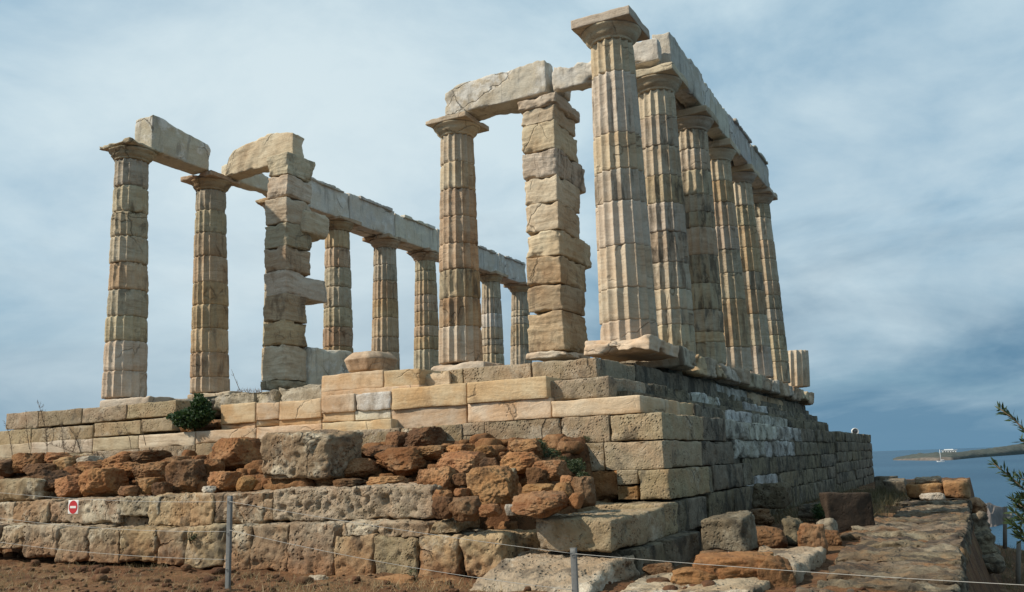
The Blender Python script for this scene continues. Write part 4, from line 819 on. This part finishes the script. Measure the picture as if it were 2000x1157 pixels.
# no-entry sign hung on the top rope
f_ = (143-(-160))/(442+160); sx = q0+(q1-q0)*f_-.012
a, b = at(134, 977, 0, sx), at(152, 1004, 0, sx); yc, zc = (a[1]+b[1])/2, (a[2]+b[2])/2; hw, hh = abs(a[1]-b[1])/2, abs(a[2]-b[2])/2
sg = thing('no_entry_sign', (sx, yc, zc-hh), 'small white no-entry sign with a red disc hanging on the top rope', 'sign')
WHT = plain('white_plate', (.74, .72, .68), .5, 0, .03); REDP = plain('sign_red', (.46, .018, .022), .5, 0, .03)
v, f = block(sx, sx+.004, yc-hw, yc+hw, zc-hh, zc+hh, .03, .001, 0, 0, 0); put('plate', v, f, WHT, sg)
an = np.arange(40)/40*2*math.pi; rr_ = hw*.86
rows = np.stack([np.stack([np.full(40, sx-.0005-k*.001), yc+rr_*np.cos(an), zc-.002+rr_*np.sin(an)], 1) for k in (0, 1)]); v, f = ring(rows[::-1]); dk = put('red_disc', v, f, REDP, sg, smooth=False)
v, f = block(sx-.0035, sx-.0020, yc-rr_*.68, yc+rr_*.68, zc-.002-rr_*.17, zc-.002+rr_*.17, .05, .0003, 0, 0, 0); put('white_bar', v, f, WHT, dk, smooth=False)
for s_ in (-1, 1):
    v, f = tube([(sx+.004, yc+s_*hw*.75, zc+hh-.01), (sx-.004, yc+s_*hw*.75, zc+hh+.012), (sx+.008, yc+s_*hw*.75, zc+hh+.02)], .0016, 5); put('cable_tie', v, f, ROPE, sg)

# ------------------------------------------------------------------ floodlight on the end wall
c = at(1670, 843, 1, -1.25); rl = .105*dist(c)/27
fl_ = thing('floodlight', c-(0, 0, rl), 'small round white floodlight on top of the low end wall', 'floodlight')
dv = CAM-c; dv[2] = 0; dv /= np.linalg.norm(dv); dv = np.array([dv[0]*.9-dv[1]*.3, dv[1]*.9+dv[0]*.3, -.1]); dv /= np.linalg.norm(dv)
sd_ = np.cross(dv, (0, 0, 1.0)); sd_ /= np.linalg.norm(sd_); uu = np.cross(sd_, dv)
def disc(rows, nm, mat, par):
    an = np.arange(28)/28*2*math.pi; Rr = np.array([[c+dv*h_+(sd_*math.cos(a_)+uu*math.sin(a_))*r_ for a_ in an] for r_, h_ in rows]); v, f = ring(Rr); return put(nm, v, f, mat, par)
disc([(rl*.5, -rl), (rl*.9, -rl*.6), (rl, 0), (rl*1.02, rl*.25), (rl*.86, rl*.27), (rl*.82, rl*.1)], 'housing', plain('white_enamel', (.8, .79, .76), .4, 0, .02), fl_)
disc([(rl*.66, rl*.12), (rl*.6, rl*.2), (rl*.1, rl*.24)], 'lens', plain('lamp_glass', (.07, .075, .08), .15, 0, .1), fl_)
v, f = block(c[0]-rl*.3, c[0]+rl*.5, c[1]-rl*.9, c[1]+rl*.9, c[2]-rl*1.15, c[2]-rl*.75, .1, .01, 0, 0, 0); put('bracket', v, f, plain('bracket_metal', (.5, .46, .4), .5, .3), fl_)

# ------------------------------------------------------------------ far things: villa and sailing boat
vb_ = at(1852, 885.5, 2, SEA); D = 5600.0
def far(u, v, D): r = ray(u, v); return CAM+r*(D/math.hypot(r[0], r[1]))
vl = thing('villa', far(1853, 885.5, 5720), 'long white villa on the green headland across the water', 'building')
VW = plain('white_render', (.58, .60, .60), .7, 0, .03); VG = plain('dark_glass', (.05, .06, .07), .3)
dirv = far(1880, 885, 5720)-far(1830, 885, 5720); dirv[2] = 0; dirv /= np.linalg.norm(dirv); bk = np.array([dirv[1], -dirv[0], 0]); bk *= np.sign(bk @ FW)
def fbox(u0, u1, v0, v1, D, dep, nm, mat, par):
    a, b = far(u0, v1, D), far(u1, v1, D); zt_ = far(u0, v0, D)[2]; b[2] = a[2]
    V = np.array([a, b, b+bk*dep, a+bk*dep]); T_ = V.copy(); T_[:, 2] = zt_; V = np.vstack([V, T_])
    return put(nm, V, [[0, 1, 5, 4], [1, 2, 6, 5], [2, 3, 7, 6], [3, 0, 4, 7], [4, 5, 6, 7], [3, 2, 1, 0]], mat, par, smooth=False)
fbox(1840, 1868, 880.2, 886, 5720, 14, 'wall', VW, vl); fbox(1844, 1862, 877.8, 880.4, 5728, 12, 'upper_wall', VW, vl); fbox(1838, 1870, 879.8, 880.4, 5717, 18, 'roof', VW, vl)
for k in range(5): fbox(1843+k*5, 1845.2+k*5, 881.6, 883.6, 5718.5, 2, 'window', VG, vl)
bt = far(1838, 902.5, 3600); bt[2] = SEA
D2 = np.linalg.norm((bt-CAM)[:2])
sh_ = at(1838, 902.5, 2, SEA); D2 = float(np.linalg.norm((sh_-CAM)[:2])); px_ = D2/FPX
sb = thing('sailing_boat', sh_, 'tiny white sailing boat with a bare mast on the sea below the villa', 'boat')
hv = []
for s_, w_, zz in ((-7, .05, 2.6), (-5, 1.2, 2.2), (0, 1.8, 1.9), (4, 1.6, 1.9), (6, 1.2, 2.0)):
    hv.append([sh_+dirv*s_*px_+bk*w_*px_+(0, 0, zz*px_*.8), sh_+dirv*s_*px_-bk*w_*px_+(0, 0, zz*px_*.8), sh_+dirv*s_*px_*.9-bk*w_*px_*.5+(0, 0, -.4*px_), sh_+dirv*s_*px_*.9+bk*w_*px_*.5+(0, 0, -.4*px_)])
v, f = ring(np.array(hv)); put('hull', v, f, plain('boat_white', (.75, .75, .73), .4, 0, .02), sb, smooth=False)
v, f = tube([sh_+(0, 0, px_), sh_+(0, 0, 21*px_)], [.45*px_, .3*px_], 6); put('mast', v, f, plain('mast_white', (.8, .8, .78), .4, 0, .02), sb)
v, f = tube([sh_+(0, 0, 3.2*px_), sh_+dirv*5*px_+(0, 0, 3.4*px_)], .5*px_, 6); put('boom', v, f, plain('furled_sail', (.6, .62, .64), .7, 0, .05), sb)

# ------------------------------------------------------------------ plants
def leaf_cloud(ells, n, size, seed, aspect=.45, droop=0.0, clump=9.0, thr=-.05):
    """many small pointed leaves spread through a set of ellipsoids, thinned by noise so that gaps show"""
    rs = np.random.RandomState(seed); P = []; wts = np.array([e[1][0]*e[1][1]*e[1][2] for e in ells])**.8; wts /= wts.sum()
    while len(P) < n:
        e = ells[rs.choice(len(ells), p=wts)]; q = rs.normal(size=3); q /= np.linalg.norm(q); q *= rs.uniform(.25, 1)**.5
        P.append(np.array(e[0])+q*np.array(e[1]))
    P = np.array(P); P = P[pn(P*clump+seed) > thr+rs.uniform(-.15, .15, len(P))]
    n = len(P); d1 = rs.normal(size=(n, 3)); d1[:, 2] = d1[:, 2]*.7+.25-droop; d1 /= np.linalg.norm(d1, axis=1)[:, None]
    d2 = np.cross(d1, rs.normal(size=(n, 3))); d2 /= np.linalg.norm(d2, axis=1)[:, None]; L = size*rs.uniform(.6, 1.3, n)[:, None]; nr = np.cross(d1, d2)
    V = np.stack([P, P+d1*L*.5+d2*L*aspect*.5+nr*L*.08, P+d1*L, P+d1*L*.5-d2*L*aspect*.5+nr*L*.08], 1).reshape(-1, 3)
    i = np.arange(n)[:, None]*4
    return V, np.concatenate([i+[[0, 1, 2]], i+[[0, 2, 3]]]).tolist()
IVY = leafmat('ivy_leaf', (.018, .042, .010), (.050, .092, .022)); HERB = leafmat('herb_leaf', (.030, .050, .018), (.075, .10, .035)); OLE = leafmat('shrub_leaf', (.022, .042, .014), (.06, .095, .03))
STRAW = leafmat('dry_straw', (.24, .17, .08), (.38, .28, .14)); TWIG = plain('dry_twig', (.13, .09, .055), .9, 0, .25, 40)
def ell(u, v, x, ru, rv, depth):
    c = at(u, v, 0, x); k = dist(c)/FPX; return (c, (depth, ru*k*1.05, rv*k))
def plant(nm, lb, cat, ells, n, size, mat, base, seed, stems=6, group=None, **kw):
    o = thing(nm, base, lb, cat, group); rs = np.random.RandomState(seed)
    st = []
    for i in range(stems):
        e = ells[i % len(ells)]; tip = np.array(e[0])+rs.normal(size=3)*np.array(e[1])*.5; b = np.array(base)+rs.normal(size=3)*.02; mid = (b+tip)/2+rs.normal(size=3)*.03
        st.append(tube([b, mid, tip], [.010, .007, .003], 5))
    v, f = joined(*st); put('stem', v, f, TWIG, o)
    v, f = leaf_cloud(ells, n, size, seed, **kw); put('foliage', v, f, mat, o, smooth=False); return o
X = -3.15
plant('ivy_clump', 'dark green bushy clump hanging over the gap in the left steps', 'plant', [ell(374, 818, X, 38, 20, .22), ell(392, 797, X, 17, 20, .16), ell(346, 815, X, 20, 8, .12), ell(400, 812, X, 18, 14, .16), ell(388, 778, X+.1, 7, 7, .08)], 9000, .055, IVY, at(380, 842, 0, X+.3), 1, 9, aspect=.7, thr=-.3)
X = -3.75
plant('herb_clump', 'dark green trailing herbs at the foot of the poros wall, right end of the rubble', 'plant', [ell(1052, 872, X, 18, 16, .12), ell(1075, 890, X-.05, 20, 13, .14), ell(1098, 903, X-.1, 20, 12, .14), ell(1124, 912, X-.1, 18, 16, .14), ell(1140, 932, X-.2, 12, 10, .1)], 5200, .035, HERB, at(1090, 915, 0, X+.2), 2, 10, aspect=.3, thr=-.2)
plant('herb_tuft', 'tiny green tuft growing from the face of the poros wall above the herb clump', 'plant', [ell(1144, 858, -3.27, 9, 6, .05)], 260, .025, HERB, at(1144, 862, 0, -3.2), 3, 3, aspect=.3, group=None)
plant('herb_tuft', 'green tuft at the joint under the lowest front row of blocks', 'plant', [ell(808, 1124, W1X-.1, 9, 12, .06)], 380, .03, HERB, at(808, 1136, 0, W1X-.05), 4, 4, aspect=.3)
plant('herb_tuft', 'green tuft in the notch between two front blocks left of the steel post', 'plant', [ell(374, 1048, W1X-.05, 11, 8, .06)], 320, .028, HERB, at(374, 1056, 0, W1X), 5, 4, aspect=.3)
plant('dark_shrub', 'dark low shrub in the shade at the foot of the flank wall', 'shrub', [ell(1608, 1000, 1.2, 17, 18, .22), ell(1630, 985, 1.6, 10, 10, .15)], 2400, .05, IVY, at(1608, 1018, 0, 1.2), 6, 7, aspect=.35, thr=-.3)
# leafy shrub at the right edge: branches with narrow leaves
def sprig(pts_px, x, n, leaf, seed, spread):
    rs = np.random.RandomState(seed); pts = [at(u, v, 0, x) for u, v in pts_px]; pts = np.array(pts); tt = lin(0, 1, len(pts)); V = []; Fc = []
    for i in range(n):
        t_ = rs.uniform(0, 1)**.9; b = np.array([np.interp(t_, tt, pts[:, k]) for k in range(3)]); ax_ = pts[-1]-pts[0]; ax_ /= np.linalg.norm(ax_)
        d1 = ax_*.75+rs.normal(size=3)*spread; d1 /= np.linalg.norm(d1); d2 = np.cross(d1, rs.normal(size=3)); d2 /= np.linalg.norm(d2); L = leaf*rs.uniform(.55, 1.2)
        k = len(V); V += [b, b+d1*L*.5+d2*L*.11, b+d1*L, b+d1*L*.5-d2*L*.11]; Fc += [[k, k+1, k+2], [k, k+2, k+3]]
    return tube(pts, list(lin(.006, .002, len(pts))), 5), (np.array(V), Fc)
SX = -9.4
ol = thing('leafy_shrub', at(2040, 1160, 0, SX), 'green leafy shrub reaching in from the right picture edge', 'shrub')
br = []; lv = []
for k, (pp, n) in enumerate([([(2060, 900), (2010, 850), (1978, 817), (1953, 799)], 120), ([(2060, 890), (2015, 868), (1994, 862)], 40), ([(2060, 1010), (2010, 965), (1975, 933), (1941, 905)], 150), ([(2050, 985), (2010, 940), (1990, 935)], 60), ([(2060, 1050), (2010, 1000), (1978, 975)], 110),
                               ([(2070, 1080), (2015, 1030), (1980, 1000)], 130), ([(2070, 1100), (2010, 1050), (1975, 1022)], 130), ([(2070, 1110), (2015, 1062), (1988, 1047)], 110), ([(2060, 1000), (2020, 985), (1990, 968)], 90), ([(2060, 1060), (2025, 1030), (1992, 1012)], 110), ([(2060, 1030), (2020, 1005), (1985, 990)], 110)]):
    a, b = sprig(pp, SX+.12*math.sin(k*2.1), int(n*.72), .046, 40+k, .5); br.append(a); lv.append(b)
v, f = joined(*br); put('branch', v, f, TWIG, ol); v, f = joined(*lv); put('foliage', v, f, OLE, ol, smooth=False)
# dry weed stems standing in front of the left steps
def weed(base_px, top_px, x, lb, seed, n=26, leaf=.02):
    rs = np.random.RandomState(seed); b, tp = at(*base_px, 0, x), at(*top_px, 0, x); L = np.linalg.norm(tp-b); ts = lin(0, 1, 8)
    bend = rs.normal(size=3)*.03*L; P = np.array([b+(tp-b)*t_+bend*math.sin(t_*3.1) for t_ in ts]); parts = [tube(P, list(lin(.006, .0025, 8)), 5)]
    for i in range(n):
        t_ = rs.uniform(.12, 1); q = b+(tp-b)*t_+bend*math.sin(t_*3.1); d_ = rs.normal(size=3); d_[2] = abs(d_[2])+.5; d_ /= np.linalg.norm(d_); l_ = L*rs.uniform(.05, .20)*(1.1-.6*t_)
        parts.append(tube([q, q+d_*l_*.6, q+d_*l_+(0, 0, l_*.2)], [.003, .0022, .0013], 4))
        for j in range(3):
            e = q+d_*l_*rs.uniform(.4, 1); d2 = rs.normal(size=3); d2 /= np.linalg.norm(d2); d3 = np.cross(d2, d_); w_ = leaf*rs.uniform(.5, 1.2)
            parts.append((np.array([e, e+d2*w_*.5+d3*w_*.2, e+d2*w_, e+d2*w_*.5-d3*w_*.2]), [[0, 1, 2, 3]]))
    v, f = joined(*parts); tag(put('dry_weed', v, f, TWIG), lb, 'weed', 'dry weed stems')
weed((92, 888), (74, 788), -3.6, 'tallest dry weed standing before the left steps, topped by a thick spike', 1, 60, .03)
weed((58, 878), (50, 802), -3.6, 'thin dry weed left of the tallest one', 2, 18)
weed((24, 890), (8, 822), -3.6, 'dry weed near the left picture edge', 3, 26); weed((126, 886), (120, 826), -3.6, 'straight dry weed right of the tallest one', 4, 40)
weed((158, 884), (136, 838), -3.6, 'bent dark weed, rightmost of the cluster around the tallest one', 5, 44); weed((143, 882), (158, 836), -3.6, 'forked weed leaning right before the left steps', 6, 30)
weed((256, 876), (240, 826), -3.6, 'single bare curved stem before the marble step left of the ivy clump', 7, 6); weed((285, 870), (277, 820), -3.6, 'second bare curved stem, nearest the ivy clump', 8, 8)
weed((468, 762), (452, 722), -1.9, 'dark dry stalk on the skyline between the brown chipped column and the left pier', 9, 8); weed((466, 858), (498, 836), -3.7, 'dry twig leaning over the high red boulder', 10, 5)
weed((150, 886), (98, 868), -3.6, 'sprawling weed at the foot of the tallest one', 11, 30)
# grass: nobody could count the blades
def blades(pts, h, seed, w=.006, lean=.5):
    rs = np.random.RandomState(seed); n = len(pts); P = np.array(pts); d_ = rs.normal(size=(n, 3))*lean; d_[:, 2] = 1; d_ /= np.linalg.norm(d_, axis=1)[:, None]; s_ = rs.normal(size=(n, 3)); s_[:, 2] = 0; s_ /= np.linalg.norm(s_, axis=1)[:, None]
    L = (h*rs.uniform(.4, 1.2, n))[:, None]; c2 = d_+rs.normal(size=(n, 3))*.25; V = np.stack([P-s_*w*.5, P+s_*w*.5, P+d_*L*.6+s_*w*.3, P+d_*L*.6-s_*w*.3, P+d_*L*.6+c2*L*.4], 1).reshape(-1, 3); i = np.arange(n)[:, None]*5
    return V, (i+[[0, 1, 2, 3]]).tolist()+(i+[[3, 2, 4]]).tolist()
rs = np.random.RandomState(3); pts = []
for _ in range(150):
    x, y = rs.uniform(-5.2, -3.35), rs.uniform(-.5, 9); m_ = int(rs.uniform(6, 26))
    pts += [(x+rs.normal()*.06, y+rs.normal()*.06, 0) for _ in range(m_)]
for _ in range(800):
    x, y = rs.uniform(-10, -6.0), rs.uniform(-1.5, 8); pts += [(x+rs.normal()*.08, y+rs.normal()*.08, 0) for _ in range(int(rs.uniform(4, 22)))]
P = np.array(pts); P[:, 2] = terrain(P[:, :1], P[:, 1:2]).ravel()-.01
v, f = blades(P, np.full(len(P), .12), 5, .006, .8); tag(put('dry_grass', v, f, STRAW, smooth=False), 'dry straw coloured grass on the red earth and between the rubble', 'grass', None, 'stuff')
pts = []
for _ in range(420):
    x = rs.uniform(1.5, 13); y = rs.uniform(-3.4, -1.75); pts += [(x+rs.normal()*.12, y+rs.normal()*.12, 0) for _ in range(14)]
for _ in range(300):
    x = rs.uniform(-4, 12); y = rs.uniform(-7.5, -5.15); pts += [(x+rs.normal()*.12, y+rs.normal()*.12, 0) for _ in range(14)]
P = np.array(pts); P[:, 2] = terrain(P[:, :1], P[:, 1:2]).ravel()-.01
v, f = blades(P, np.full(len(P), .28), 6, .008, .5); tag(put('rough_grass', v, f, leafmat('olive_grass', (.06, .06, .025), (.17, .13, .06)), smooth=False), 'olive brown rough grass beside the walkway and on the slope', 'grass', None, 'stuff')
pts = [tuple(at(u, v, 0, -1.9)) for u, v in zip(rs.uniform(462, 512, 130), rs.uniform(764, 768, 130))]
v, f = blades(np.array(pts), np.full(len(pts), .10), 7, .006, .8); tag(put('grass_tuft', v, f, leafmat('red_straw', (.12, .06, .03), (.24, .14, .07)), smooth=False), 'low reddish dry grass on the skyline beside the left pier foot', 'grass', None, 'stuff')
